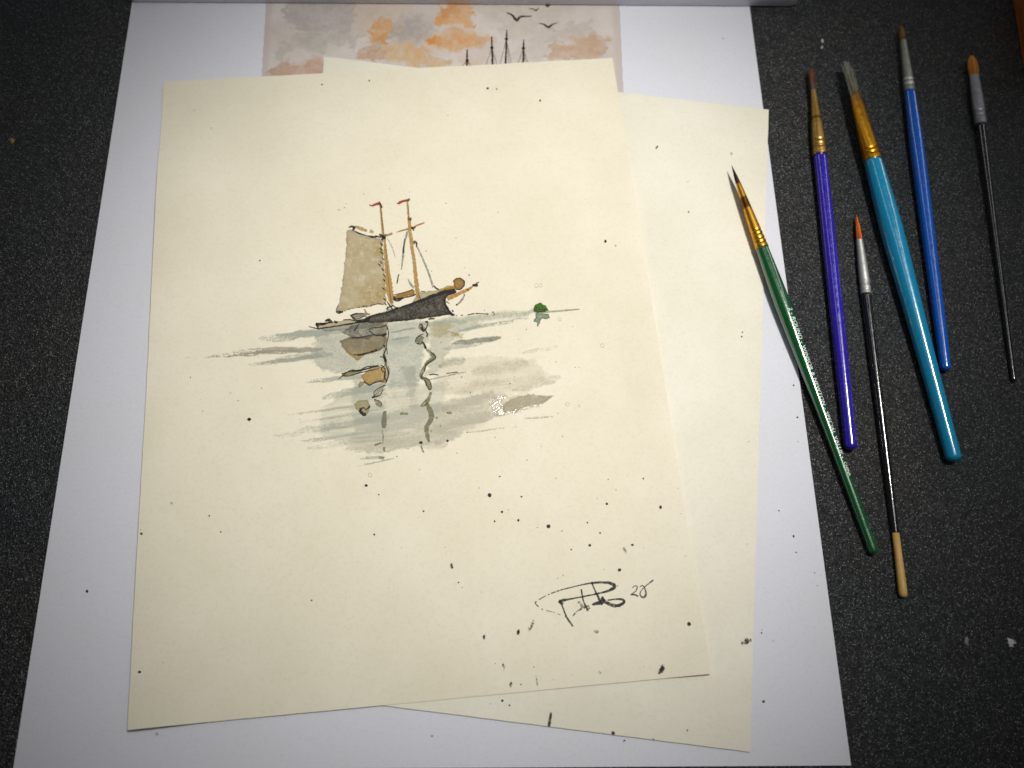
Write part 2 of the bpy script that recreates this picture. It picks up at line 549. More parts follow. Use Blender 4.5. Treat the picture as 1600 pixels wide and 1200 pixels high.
# white sheet: left and right edges fitted through the photograph, bottom edge just inside the frame
def edge_at(a, b, y):
    t = (y - a[1]) / (b[1] - a[1]); return (a[0] + (b[0] - a[0]) * t, y)
WL0, WL1, WR0, WR1 = (207, 0), (21.5, 1195), (1171.5, 12), (1329, 1190)
wl_b = edge_at(WL0, WL1, 1204); wr_b = edge_at(WR0, WR1, 1196)
white = Sheet('white_sheet', 'large white sheet bearing a printed seascape, under the two cream papers',
              [edge_at(WL0, WL1, -70), edge_at(WR0, WR1, -60), wr_b, wl_b], 0.0002, 0.00014, M_WHITE, flat, 0.0, seed=3, edge=False)
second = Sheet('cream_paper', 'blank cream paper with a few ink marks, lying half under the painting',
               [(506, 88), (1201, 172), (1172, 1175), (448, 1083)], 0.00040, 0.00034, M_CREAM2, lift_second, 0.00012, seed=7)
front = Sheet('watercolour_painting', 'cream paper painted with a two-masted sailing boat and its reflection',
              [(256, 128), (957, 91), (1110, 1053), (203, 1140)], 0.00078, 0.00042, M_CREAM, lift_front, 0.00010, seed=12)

# ------------------------------------------------------------------ printed picture on the white sheet
K5 = (400, 0, 2.6667)
def c5(pts): return [(K5[0] + x / K5[2], K5[1] + y / K5[2]) for x, y in pts]

CLOUDS = [  # polygon in print crop coordinates, colour, opacity, edge darkening
    ([(120, 20), (260, 5), (410, 10), (415, 90), (380, 140), (330, 120), (240, 140), (160, 120), (125, 80)], (178, 168, 165), .65, .2),
    ([(80, 215), (150, 150), (230, 145), (330, 125), (440, 150), (400, 190), (330, 185), (260, 220), (180, 200), (110, 245)], (182, 180, 168), .6, .35),
    ([(400, 10), (600, 10), (690, 60), (600, 70), (520, 130), (430, 150), (405, 80)], (214, 192, 168), .55, .25),
    ([(470, 130), (500, 85), (560, 75), (590, 110), (575, 150), (540, 180), (480, 165)], (226, 168, 112), .9, .15),
    ([(470, 160), (540, 150), (545, 178), (500, 185)], (206, 145, 84), .8, .3),
    ([(590, 90), (640, 60), (690, 70), (740, 110), (730, 150), (680, 175), (600, 170), (560, 150)], (168, 158, 154), .65, .2),
    ([(760, 70), (770, 30), (820, 12), (900, 12), (915, 60), (905, 105), (860, 112), (780, 110), (740, 100)], (229, 168, 108), .92, .2),
    ([(765, 60), (775, 30), (820, 22), (830, 45), (800, 68)], (214, 148, 84), .8, .2),
    ([(715, 175), (760, 150), (820, 125), (900, 140), (980, 175), (900, 182), (840, 210), (790, 205), (740, 190)], (226, 164, 102), .92, .3),
    ([(715, 160), (760, 155), (770, 180), (720, 190)], (218, 145, 60), .85, .2),
    ([(520, 210), (560, 180), (640, 175), (690, 210), (760, 240), (810, 268), (700, 285), (600, 265), (540, 250)], (217, 180, 132), .85, .5),
    ([(630, 215), (660, 190), (720, 205), (690, 225)], (224, 164, 104), .6, .2),
    ([(435, 220), (480, 200), (530, 205), (540, 250), (480, 255), (445, 245)], (206, 166, 136), .8, .4),
    ([(60, 310), (100, 260), (180, 255), (280, 240), (290, 320), (150, 320)], (204, 162, 138), .88, .5),
    ([(900, 20), (1340, 15), (1300, 60), (1220, 110), (1150, 150), (1060, 160), (1000, 120), (1040, 90), (960, 60)], (200, 189, 174), .6, .25),
    ([(1110, 170), (1230, 120), (1390, 90), (1400, 130), (1300, 160), (1200, 190)], (196, 184, 172), .5, .3),
    ([(1210, 245), (1250, 180), (1330, 185), (1300, 155), (1400, 140), (1478, 152), (1440, 180), (1455, 215), (1420, 240), (1300, 250)], (203, 168, 138), .9, .55),
    ([(1080, 190), (1180, 190), (1260, 215), (1200, 260), (1080, 250)], (196, 182, 170), .45, .2),
    ([(450, 205), (520, 180), (530, 205), (470, 225)], (200, 160, 130), .5, .3),
    ([(850, 240), (950, 235), (960, 275), (850, 275)], (215, 185, 150), .5, .1),
]


def print_fn(X, Y):
    cx = (X - K5[0]) * K5[2]; cy = (Y - K5[1]) * K5[2]
    col = np.tile(np.array([222, 212, 206.]), X.shape + (1,))
    n0 = fbm(X / 40, Y / 25, 60)[..., None]
    col = col + (n0 - 0.5) * np.array([26, 30, 34])
    wx = cx + (fbm(X / 11, Y / 8, 70) - .5) * 84 + (fbm(X / 3, Y / 3, 71) - .5) * 12
    wy = cy + (fbm(X / 11, Y / 8, 75) - .5) * 60 + (fbm(X / 3, Y / 3, 76) - .5) * 10
    for i, (P, c, a, e) in enumerate(CLOUDS):
        sd = poly_sd(wx, wy, P)
        sf = (7, 19, 32)[i % 3]
        k = sstep(-sf, sf, sd) * a * (0.62 + 0.9 * (fbm(X / 9, Y / 7, 80 + i) - .3)) * (.85 + .3 * fbm(X / 1.8, Y / 1.8, 130 + i, 2))
        rim = np.exp(-np.abs(sd - 2) / 3.0) * e * sstep(.42, .6, fbm(X / 16, Y / 16, 150 + i)) * 1.5
        t = np.clip(k + rim * 0.35, 0, 1)[..., None]
        col = col * (1 - t) + np.asarray(c, float) * (1 - 0.22 * rim[..., None]) * t
    col = col * (0.985 + 0.05 * (fbm(X / 1.5, Y / 1.5, 90, 2)[..., None] - .5))
    # plain border of the print at both sides
    lf = 416 - (Y - 5) * 0.06; rg = 967.5 + (Y - 5) * 0.045
    side = np.maximum(sstep(14, 4, X - lf), sstep(16, 6, rg - X))[..., None] * 0.75
    col = col * (1 - side) + np.array([208, 194, 188.]) * side
    a = ((X > lf) & (X < rg)).astype(float)
    return col, a


pic = white.wash('printed_picture', (404, -40, 978, 152), 1.0, print_fn, off=0.00002, mat=M_PRINT)
for top, foot, wd, knob in (((880, 205), (878, 290), 8, (880, 252)), ((982, 152), (986, 290), 8, (983, 198)), ((1045, 125), (1039, 285), 8, (1043, 162)), ((1115, 165), (1113, 285), 8, (1114, 202))):
    ls = [[(*top, wd * .7), ((top[0] + foot[0]) / 2, (top[1] + foot[1]) / 2, wd * .9), (*foot, wd)],
          [(knob[0] - 7, knob[1], 9), (knob[0] + 7, knob[1], 9)]]
    for dx in (-30, 26, 14):
        ls.append(([(knob[0], knob[1], 2.4), (knob[0] + dx, 285, 2.4)], {'rgb': (120, 78, 58), 'a': .7}))
    white.strokes('printed_mast', ls, rgb=(46, 34, 36), off=0.00004, wob=.2, tr=K5, mat=M_PRINT, parent=pic, seed=top[0])
for b in ([(1043, 52, 3), (1066, 62, 8), (1086, 84, 11), (1104, 70, 8), (1150, 67, 3)], [(1176, 96, 2), (1200, 102, 6), (1218, 113, 9), (1234, 102, 6), (1256, 95, 2)],
          [(1136, 35, 2), (1156, 38, 5), (1166, 43, 6), (1180, 32, 2)], [(1204, 17, 5), (1215, 25, 9), (1228, 17, 5)]):
    white.strokes('printed_bird', [b], rgb=(62, 46, 48), off=0.00004, wob=.1, tr=K5, mat=M_PRINT, parent=pic, seed=b[0][0])

# ------------------------------------------------------------------ the painting
K1 = (480, 290, 5.3333); K2 = (280, 470, 5.0); K3 = (560, 480, 4.4444); K4 = (820, 880, 5.3333)
def tp(K, pts): return [(K[0] + p[0] / K[2], K[1] + p[1] / K[2]) for p in pts]

# water: strokes (x0,y0,x1,y1,width,rgb,alpha,dry start,dry end) and wet pools
G1 = (166, 173, 162); G2 = (184, 190, 182); G3 = (186, 186, 168); BR = (192, 184, 164); GD = (140, 146, 134)
STROKES = [
    (404, 531, 520, 518, 13, G1, .75, .85, .1), (430, 524, 560, 516, 8, G2, .5, .7, .1), (292, 559, 470, 548, 7, (172, 162, 146), .75, 1.0, .6), (360, 549, 505, 545, 9, (166, 162, 148), .7, .95, .2),
    (388, 570, 505, 556, 7, G1, .6, .8, .1), (430, 561, 520, 552, 14, G1, .6, .85, .1),
    (474, 597, 580, 586, 8, G2, .6, .85, .2), (503, 621, 600, 602, 13, G1, .6, .8, .1), (448, 649, 575, 631, 4, G3, .55, .95, .5), (466, 661, 590, 640, 5, G3, .5, 1, .4),
    (428, 681, 610, 652, 15, G1, .62, .9, .2), (480, 700, 640, 676, 14, G3, .5, .8, .3), (470, 690, 560, 676, 8, G2, .5, .9, .3),
    (655, 506, 842, 487, 15, (168, 176, 164), .62, .1, .45), (715, 517, 826, 497, 6, G1, .6, .6, .8), (706, 537, 783, 527, 9, (120, 128, 118), .66, .6, .2), (690, 545, 760, 535, 8, G2, .5, .4, .7),
    (836, 489, 906, 483, 3, (150, 160, 120), .75, .2, .6), (684, 571, 728, 564, 15, GD, .5, .5, .5), (664, 594, 728, 581, 3, GD, .6, .5, .7),
    (736, 579, 826, 566, 24, BR, .42, .5, .6), (690, 612, 876, 588, 22, BR, .36, .3, .7), (800, 610, 868, 595, 10, BR, .35, .6, .7), (815, 552, 872, 541, 6, BR, .28, .7, .8),
    (606, 625, 700, 640, 26, G3, .30, .3, .3), (690, 640, 790, 618, 26, BR, .40, .2, .3), (670, 672, 770, 650, 30, BR, .34, .2, .4), (586, 690, 700, 694, 22, (204, 198, 182), .4, .4, .3),
    (820, 654, 864, 651, 3, GD, .4, .7, .8), (730, 676, 812, 666, 3, BR, .5, .6, .8), (556, 729, 616, 716, 3, GD, .5, .8, .7), (562, 716, 602, 714, 5, GD, .45, .7, .4),
    (560, 541, 640, 530, 16, G2, .5, .4, .3), (610, 520, 650, 512, 3, GD, .5, .4, .5), (612, 531, 640, 526, 3, GD, .5, .4, .5),
]
POOLS = [
    ([(492, 522), (540, 514), (600, 504), (602, 540), (600, 576), (580, 582), (530, 582), (504, 580), (491, 566), (490, 540)], (182, 188, 180), .62, .35),
    ([(604, 506), (640, 500), (668, 502), (668, 535), (660, 560), (655, 600), (640, 606), (606, 604), (600, 560)], (176, 188, 182), .62, .2),
    ([(628, 575), (650, 570), (654, 640), (640, 642), (636, 600)], (170, 172, 158), .45, .1),
    ([(668, 505), (705, 500), (760, 505), (722, 520), (700, 545), (690, 575), (664, 590), (672, 550)], (184, 190, 178), .55, .2),
    ([(552, 590), (600, 580), (606, 690), (560, 690), (548, 650)], (182, 186, 172), .45, .2),
    ([(560, 655), (660, 632), (770, 612), (792, 640), (776, 652), (742, 666), (706, 688), (650, 698), (590, 708), (540, 704)], (199, 197, 183), .66, .55),
    ([(500, 640), (540, 612), (600, 590), (660, 600), (700, 592), (690, 640), (600, 690), (540, 696), (500, 680)], (196, 200, 190), .42, .1),
    ([(690, 560), (760, 556), (830, 560), (860, 585), (820, 612), (720, 618), (670, 610)], (208, 203, 186), .26, .1),
    ([(764, 624), (790, 617), (830, 617), (864, 620), (848, 632), (818, 638), (800, 645), (776, 652), (766, 640)], (196, 186, 160), .5, .3),
    ([(676, 506), (690, 502), (708, 506), (700, 520), (684, 528), (674, 520)], (184, 166, 116), .5, .25),
    ([(702, 517), (712, 519), (726, 523), (722, 527), (704, 523)], (176, 146, 82), .7, .5),
]


def water_fn(X, Y):
    num = np.zeros(X.shape + (3,)); A = np.zeros(X.shape)
    for i, (P, c, a, e) in enumerate(POOLS):
        wx = X + (fbm(X / 9, Y / 6, 200 + i) - .5) * 14; wy = Y + (fbm(X / 9, Y / 6, 230 + i) - .5) * 9
        sd = poly_sd(wx, wy, P)
        k = sstep(-2.5, 3.5, sd + (fbm(X / 5, Y / 2.5, 310 + i) - .5) * 7) * a * .66 * (1 - .25 * e + e * .6 * np.exp(-np.abs(sd - .8) / 1.6)) * (.72 + .6 * fbm(X / 18, Y / 9, 240 + i)) * (.8 + .4 * fbm(X / 2.2, Y / 2.2, 250 + i, 2))
        k = np.clip(k, 0, 1)
        num = num * (1 - k[..., None]) + np.asarray(c, float) * k[..., None]; A = A + k - A * k
    for i, (x0, y0, x1, y1, wd, c, a, d0, d1) in enumerate(STROKES):
        L = math.hypot(x1 - x0, y1 - y0); ux, uy = (x1 - x0) / L, (y1 - y0) / L
        s = ((X - x0) * ux + (Y - y0) * uy) / L
        t = (-(X - x0) * uy + (Y - y0) * ux) / (wd * .5)
        t = t + (fbm(s * L / 14, t * 0 + i, 260) - .5) * 1.0
        env = np.clip(np.minimum(s / .25, (1 - s) / .18), 0, 1) ** .6
        body = sstep(1.15, .6 if wd < 14 else .15, np.abs(t) / (env * .75 + .25)) * ((s > 0) & (s < 1))
        dry = d0 + (d1 - d0) * sstep(.1, .75, s)
        g = .55 * fbm(s * L / 13, t * wd / 2.6, 270 + i, 3) + .45 * fbm(X / 1.9, Y / 1.5, 280 + i, 2)
        k = body * a * (.78 if wd < 12 else .62) * sstep(dry * (.62 if wd < 10 else .5) - .12, dry * (.62 if wd < 10 else .5) + (.1 if wd < 10 else .3), g)
        k = np.clip(k * (.8 + .5 * fbm(X / 6, Y / 3, 290 + i)), 0, 1)
        num = num * (1 - k[..., None]) + np.asarray(c, float) * k[..., None]; A = A + k - A * k
    # streaks of bare paper between the brush pulls
    v_ = Y + .13 * X
    gap = fbm(X / 70, v_ / 6.5, 320, 3)
    low = sstep(575, 610, Y) * .32 + .1
    A0 = A
    A = A * (1 - low * sstep(.56, .28, gap))
    # bare-paper dots cut in the wash as painted glints by the wet pool
    sp = np.exp(-(((X - 772) / 13) ** 2 + ((Y - 634) / 15) ** 2) * 1.2)
    A2 = A * (1 - sp * sstep(.44, .52, fbm(X / 1.7, Y / 1.5, 300, 2)))
    return num / np.maximum(A0, 1e-4)[..., None], A2


front.wash('painted_water', (284, 478, 912, 736), 0.8, water_fn, cut=.04)

# the pool of paint that is still wet, and its beaded grain
WET = mat_pigment('wet_paint', rough=0.12, grain=0.0, spec=1.0)
_nt = WET.node_tree
_nb = N(_nt, 'ShaderNodeTexNoise', i_Scale=1250.0, i_Detail=1.0)
_nt.links.new(coords(_nt), _nb.inputs['Vector'])
_bp = N(_nt, 'ShaderNodeBump', i_Strength=1.0, i_Distance=0.00028)
_nt.links.new(_nb.outputs['Fac'], _bp.inputs['Height']); _nt.links.new(_bp.outputs[0], _nt.nodes['Principled BSDF'].inputs['Normal'])
front.fill('wet_paint', [(783, 636), (798, 623), (826, 617), (864, 619), (850, 629), (822, 635), (800, 643), (790, 646)], (190, 182, 156), .5, .4, seed=45, soft=1.2, wob=1.2, off=.00005)
front.fill('wet_paint_beads', [(767, 627), (775, 620), (790, 620), (782, 632), (788, 644), (806, 641), (830, 634), (850, 628), (846, 632), (822, 638), (800, 647), (780, 649), (768, 642)], (216, 208, 186), .95, .1, seed=46, soft=1.2, wob=2.0, gran=.6, off=.00006, mat=WET)

# brown reflections
front.fill('painted_sail_reflection', tp(K2, [(1255, 310), (1330, 290), (1450, 275), (1560, 262), (1600, 262), (1618, 300), (1605, 360), (1560, 385), (1480, 410), (1400, 465), (1340, 430), (1280, 360)]),
           (146, 132, 102), .82, .5, seed=31, gran=.6, wob=1.7, rgb2=(186, 154, 92), rgb2fn=lambda X, Y: sstep(540, 556, Y))
front.fill('painted_hull_reflection', tp(K3, [(-20, 120), (60, 98), (160, 90), (200, 100), (204, 150), (185, 190), (120, 200), (60, 215), (-40, 215), (-120, 170), (-60, 140)]), (132, 124, 110), .68, .5, seed=33, gran=.6, wob=1.8)
front.fill('painted_sail_reflection', tp(K2, [(1425, 580), (1470, 545), (1560, 508), (1605, 530), (1622, 590), (1605, 640), (1540, 630), (1480, 655), (1440, 620)]), (194, 160, 94), .85, .5, seed=35, gran=.6, wob=1.6)
front.fill('painted_boom_reflection', tp(K2, [(1268, 565), (1330, 552), (1420, 540), (1430, 556), (1390, 572), (1280, 588)]), (160, 148, 100), .85, .5, seed=36)
front.fill('painted_boom_reflection', tp(K2, [(1395, 655), (1420, 632), (1450, 635), (1440, 660), (1405, 676)]), (176, 158, 104), .7, .4, seed=37)
front.fill('painted_sail_reflection', tp(K2, [(1372, 800), (1410, 778), (1470, 775), (1492, 820), (1470, 880), (1420, 885), (1385, 850)]), (182, 172, 128), .8, .45, seed=38)
OL = (132, 128, 100)
front.strokes('painted_mast_reflection', [
    ([(165, 110, 20), (185, 200, 24), (180, 300, 16), (190, 400, 22), (200, 470, 30), (180, 540, 14), (130, 600, 22), (105, 630, 10)], {'a': .4, 'rgb': (160, 140, 96)}),
    ([(200, 130, 6), (208, 190, 7), (196, 260, 6), (202, 330, 6)], {'a': .8, 'rgb': (40, 34, 28)}), ([(168, 262, 6), (190, 290, 8), (172, 340, 7), (192, 392, 9), (160, 430, 6), (186, 462, 7), (176, 508, 6)], {'a': .85, 'rgb': (34, 28, 24)}), ([(208, 405, 5), (214, 450, 6), (200, 505, 6), (188, 530, 6)], {'a': .8, 'rgb': (46, 36, 26)}),
    ([(110, 640, 14), (140, 670, 34), (165, 690, 16)], {'a': .6}), ([(185, 720, 20), (180, 780, 36), (175, 840, 24)], {'a': .85}), [(165, 850, 5), (172, 900, 7), (168, 950, 5)],
    [(110, 960, 12), (160, 942, 12)], [(178, 970, 16), (180, 1005, 14)], ([(140, 1045, 20), (180, 1050, 20)], {'a': .5})], rgb=OL, alpha=.75, tr=K3, off=.00005, mat=M_PIG, seed=41)
front.strokes('painted_mast_reflection', [
    ([(425, 120, 16), (440, 145, 34), (470, 160, 16)], {'a': .6}), ([(405, 245, 20), (425, 225, 52), (445, 200, 24)], {'a': .8}),
    ([(470, 290, 14), (505, 320, 24), (525, 350, 28), (480, 385, 24), (455, 420, 24), (435, 480, 24), (470, 505, 30), (490, 540, 36), (500, 575, 18)], {'a': .8}),
    ([(505, 590, 20), (485, 640, 24), (470, 670, 20), (440, 690, 8)], {'a': .75}), ([(470, 660, 22), (500, 720, 34), (508, 770, 36), (475, 830, 28), (480, 900, 28), (492, 938, 12)], {'a': .85}),
    [(435, 960, 8), (452, 1010, 12)], ([(610, 732, 10), (650, 735, 22)], {'a': .7}), ([(290, 740, 16), (345, 738, 18)], {'a': .7}), ([(535, 765, 20), (550, 770, 16)], {'a': .6})],
    rgb=OL, alpha=.8, tr=K3, off=.00005, mat=M_PIG, seed=43)

# the boat
front.fill('painted_sail', tp(K1, [(330, 375), (375, 372), (440, 405), (520, 420), (610, 440), (625, 470), (632, 560), (640, 700), (655, 850), (660, 990), (600, 985), (520, 1005), (400, 1025), (300, 1045), (240, 1040), (270, 960), (290, 850), (305, 700), (320, 600), (325, 480)]),
           (198, 184, 146), .82, .4, seed=51, gran=.62, wob=1.5, rgb2=(178, 150, 88), rgb2fn=lambda X, Y: np.maximum(.75 * np.exp(-(((X - 592) / 10) ** 2 + ((Y - 385) / 14) ** 2)), .95 * np.exp(-(((X - 583) / 20) ** 2 + ((Y - 460) / 16) ** 2))))
front.fill('painted_hull', tp(K1, [(470, 1122), (560, 1080), (640, 1062), (760, 1020), (860, 985), (950, 955), (1050, 915), (1150, 878), (1230, 868), (1234, 890), (1170, 915), (1150, 950), (1155, 990), (1180, 1030), (1225, 1075), (1130, 1082), (1050, 1095), (900, 1115), (740, 1134), (640, 1136), (540, 1146)]),
           (54, 49, 46), .95, .4, seed=53, gran=.18, rgb2=(92, 82, 70), rgb2fn=lambda X, Y: sstep(620, 590, X) * .8)
front.fill('painted_stern', tp(K1, [(80, 1150), (250, 1135), (350, 1115), (480, 1105), (500, 1128), (420, 1142), (250, 1165), (110, 1190)]), (206, 192, 156), .8, .35, seed=54)
front.fill('painted_stern', tp(K1, [(110, 1192), (250, 1168), (480, 1132), (640, 1136), (600, 1170), (400, 1200), (150, 1215)]), (160, 160, 148), .6, .25, seed=60)
front.fill('painted_bulwark', tp(K1, [(860, 990), (930, 890), (1000, 882), (1090, 868), (1190, 832), (1232, 845), (1228, 868), (1050, 915), (950, 950)]), (192, 182, 136), .75, .35, seed=55)
front.strokes('painted_rail', [[(1085, 893, 14), (1150, 870, 24), (1222, 848, 26)]], rgb=(176, 128, 60), alpha=.85, tr=K1, off=.00006, mat=M_PIG, seed=56)
front.fill('painted_boom', tp(K1, [(715, 932), (760, 902), (820, 885), (880, 866), (897, 878), (893, 908), (840, 914), (780, 932), (725, 944)]), (178, 128, 54), .92, .45, seed=57)
front.fill('painted_figurehead', tp(K1, [(1215, 800), (1240, 775), (1275, 772), (1308, 795), (1310, 830), (1280, 862), (1240, 868), (1225, 840)]), (164, 122, 46), .95, .5, seed=58)
TAN = (186, 148, 84)
front.strokes('painted_mast', [[(607, 145, 14), (618, 250, 18), (630, 380, 20), (645, 440, 18), (652, 560, 28), (668, 700, 42), (685, 850, 52), (695, 930, 50), (710, 1002, 18)]], rgb=TAN, alpha=.95, tr=K1, off=.00006, mat=M_PIG, wob=.3, seed=61)
front.strokes('painted_mast', [[(835, 125, 13), (840, 220, 15), (850, 290, 24), (855, 370, 30), (872, 500, 28), (890, 620, 28), (905, 760, 32), (915, 860, 36), (928, 948, 20)]], rgb=TAN, alpha=.95, tr=K1, off=.00006, mat=M_PIG, wob=.3, seed=62)
front.strokes('painted_yard', [[(665, 418, 16), (690, 405, 20), (712, 396, 12)], [(745, 388, 8), (790, 374, 12), (842, 362, 14)], [(878, 348, 10), (930, 326, 14), (980, 308, 8)]], rgb=(178, 122, 62), alpha=.9, tr=K1, off=.00007, mat=M_PIG, wob=.2, seed=63)
front.strokes('painted_gaff', [[(400, 338, 14), (440, 355, 30), (500, 376, 20)], [(520, 378, 26), (555, 388, 20)], [(600, 405, 18), (640, 425, 14)]], rgb=(180, 146, 92), alpha=.85, tr=K1, off=.00006, mat=M_PIG, seed=64)
front.strokes('painted_bowsprit', [[(1168, 945, 34), (1230, 915, 32), (1335, 868, 24), (1380, 840, 12), (1432, 806, 6)]], rgb=(190, 136, 62), alpha=.92, tr=K1, off=.00005, mat=M_PIG, wob=.3, seed=65)
for P, s in (([(524, 168), (560, 150), (606, 134), (614, 160), (580, 162), (545, 176)], 66), ([(744, 152), (770, 130), (825, 115), (834, 134), (800, 138), (765, 158)], 67)):
    front.fill('painted_flag', tp(K1, P), (188, 72, 52), .95, .3, seed=s, wob=.5, soft=.6)
GR = (142, 142, 128)
front.strokes('painted_rigging', [[(835, 380, 18), (812, 480, 12), (800, 580, 18), (785, 705, 8)], [(905, 490, 10), (950, 580, 14), (1005, 710, 16), (1050, 850, 18)], ([(670, 440, 6), (705, 510, 8), (737, 602, 5)], {'a': .55}),
                                  ([(838, 775, 8), (862, 820, 20), (888, 855, 14)], {'a': .6}), ([(1315, 905, 6), (1290, 950, 18), (1245, 1000, 10)], {'a': .7})], rgb=GR, alpha=.7, tr=K1, off=.00005, mat=M_PIG, wob=.3, seed=68)
front.fill('painted_stern_cargo', tp(K1, [(360, 1080), (400, 1066), (480, 1062), (500, 1078), (440, 1098), (380, 1108)]), (150, 146, 128), .8, .5, seed=69)
front.fill('painted_stern_cargo', tp(K1, [(470, 1028), (482, 1032), (500, 1062), (528, 1070), (512, 1080), (492, 1070)]), (176, 132, 52), .9, .3, seed=70, wob=.3)
front.fill('painted_deck_shadow', tp(K1, [(660, 1040), (700, 1020), (760, 1015), (740, 1030), (690, 1052)]), (120, 116, 108), .5, .3, seed=71)

# ink drawing over the boat and its reflection
lace = []
for i, (x, y) in enumerate([(622, 455), (616, 490), (612, 530), (618, 560), (614, 640), (600, 660), (628, 700), (640, 750), (634, 860), (644, 950), (650, 985), (632, 610), (640, 790)]):
    lace.append([(x - 10, y - 12, 4), (x + 4, y + 2, 7), (x + 12, y + 12, 4)])
front.strokes('ink_outline', lace + [
    [(375, 368, 4), (440, 400, 8), (500, 416, 5), (545, 428, 14), (580, 424, 10), (612, 432, 6)], [(345, 350, 5), (375, 340, 16), (392, 352, 14), (375, 372, 6)],
    [(600, 405, 10), (635, 430, 24), (655, 440, 10)], [(635, 445, 8), (650, 420, 14), (662, 405, 8)], [(622, 460, 8), (632, 440, 12)],
    [(600, 140, 6), (612, 160, 10), (626, 185, 8)], [(518, 158, 6), (530, 168, 6)], [(832, 130, 14), (845, 118, 14), (855, 106, 6)],
    [(838, 270, 8), (852, 282, 20), (868, 268, 8)], [(848, 290, 8), (866, 285, 10)], [(862, 345, 8), (882, 352, 16), (905, 345, 6)], [(878, 355, 8), (890, 375, 8)],
    [(888, 490, 5), (895, 468, 14), (912, 482, 10), (910, 515, 4)], [(812, 440, 4), (800, 548, 9), (795, 570, 4)], [(765, 738, 6), (755, 775, 8), (750, 818, 6)], [(1055, 832, 6), (1075, 855, 10), (1100, 868, 7)],
    [(240, 1042, 8), (262, 1055, 18), (300, 1050, 8)], ([(340, 1032, 4), (450, 1010, 5), (560, 992, 4), (600, 985, 5), (655, 1000, 6)], {'dry': .5}),
    [(240, 1040, 5), (252, 1010, 4), (262, 990, 3)],
    [(70, 1150, 14), (95, 1156, 18), (160, 1148, 12), (170, 1140, 6)], [(78, 1150, 12), (88, 1180, 14), (102, 1200, 8)], [(100, 1192, 8), (250, 1170, 8), (380, 1148, 10), (480, 1128, 12)],
    [(15, 1175, 5), (100, 1196, 7)], [(150, 1130, 10), (180, 1120, 18), (215, 1140, 10)], [(225, 1128, 10), (240, 1140, 16), (255, 1132, 8)], [(170, 1140, 8), (200, 1142, 10)],
    [(300, 1118, 5), (350, 1116, 7), (400, 1125, 8), (455, 1128, 20), (500, 1120, 24), (520, 1100, 10)],
    [(358, 1085, 8), (400, 1068, 9), (440, 1068, 5), (470, 1066, 4)], [(365, 1088, 6), (395, 1110, 10), (420, 1108, 5), (500, 1085, 4)],
    [(480, 1112, 12), (560, 1078, 10), (640, 1060, 12), (700, 1042, 8), (760, 1020, 8), (860, 985, 9), (930, 962, 14), (1000, 938, 16), (1080, 908, 18), (1150, 885, 22), (1235, 868, 16)],
    [(1232, 875, 10), (1235, 890, 8), (1185, 905, 12), (1160, 920, 6)], [(1152, 945, 8), (1150, 970, 10), (1160, 1010, 10), (1178, 1040, 10), (1205, 1072, 16), (1232, 1078, 8)], [(1160, 965, 8), (1185, 985, 5)],
    [(660, 960, 4), (690, 1000, 8), (712, 1035, 6)], [(655, 1030, 5), (690, 1010, 9), (725, 1000, 6)], [(670, 1005, 6), (668, 1035, 5)], [(720, 1005, 6), (745, 1020, 8), (760, 1025, 4)], [(740, 1030, 4), (755, 1010, 5)],
    [(722, 918, 5), (728, 945, 16), (760, 950, 20), (800, 935, 10), (850, 925, 8), (892, 912, 8), (905, 900, 4)], [(715, 912, 5), (760, 902, 5), (830, 882, 4), (885, 864, 5)],
    [(945, 880, 4), (985, 884, 6)], [(905, 860, 5), (930, 900, 5), (945, 950, 4)], [(952, 960, 4), (1000, 925, 4), (1060, 900, 4)],
    [(1215, 800, 4), (1240, 775, 5), (1275, 772, 5), (1308, 795, 7), (1308, 830, 7), (1280, 862, 6), (1240, 868, 5)], [(1375, 828, 8), (1400, 830, 18), (1418, 826, 8), (1415, 845, 5)], [(1405, 812, 5), (1435, 803, 5)],
    [(1335, 862, 6), (1345, 880, 6)], [(1305, 905, 8), (1312, 918, 6)], [(1240, 1000, 8), (1255, 985, 6)], [(1208, 1035, 8), (1218, 1052, 8)],
    ([(1240, 1085, 6), (1300, 1080, 5)], {'dry': .5}), ([(1335, 1078, 5), (1380, 1068, 8), (1440, 1066, 5), (1510, 1070, 7)], {'dry': .4}), [(1540, 1065, 3), (1548, 1050, 4), (1560, 1075, 4), (1545, 1078, 3)],
    [(1010, 1112, 8), (1065, 1108, 9)], [(985, 1138, 14), (1005, 1130, 8)],
    [(655, 500, 4), (668, 700, 3), (700, 980, 4)], [(610, 170, 3), (640, 420, 3)], [(842, 150, 3), (850, 270, 3)]
], tr=K1, seed=81, wob=.45)
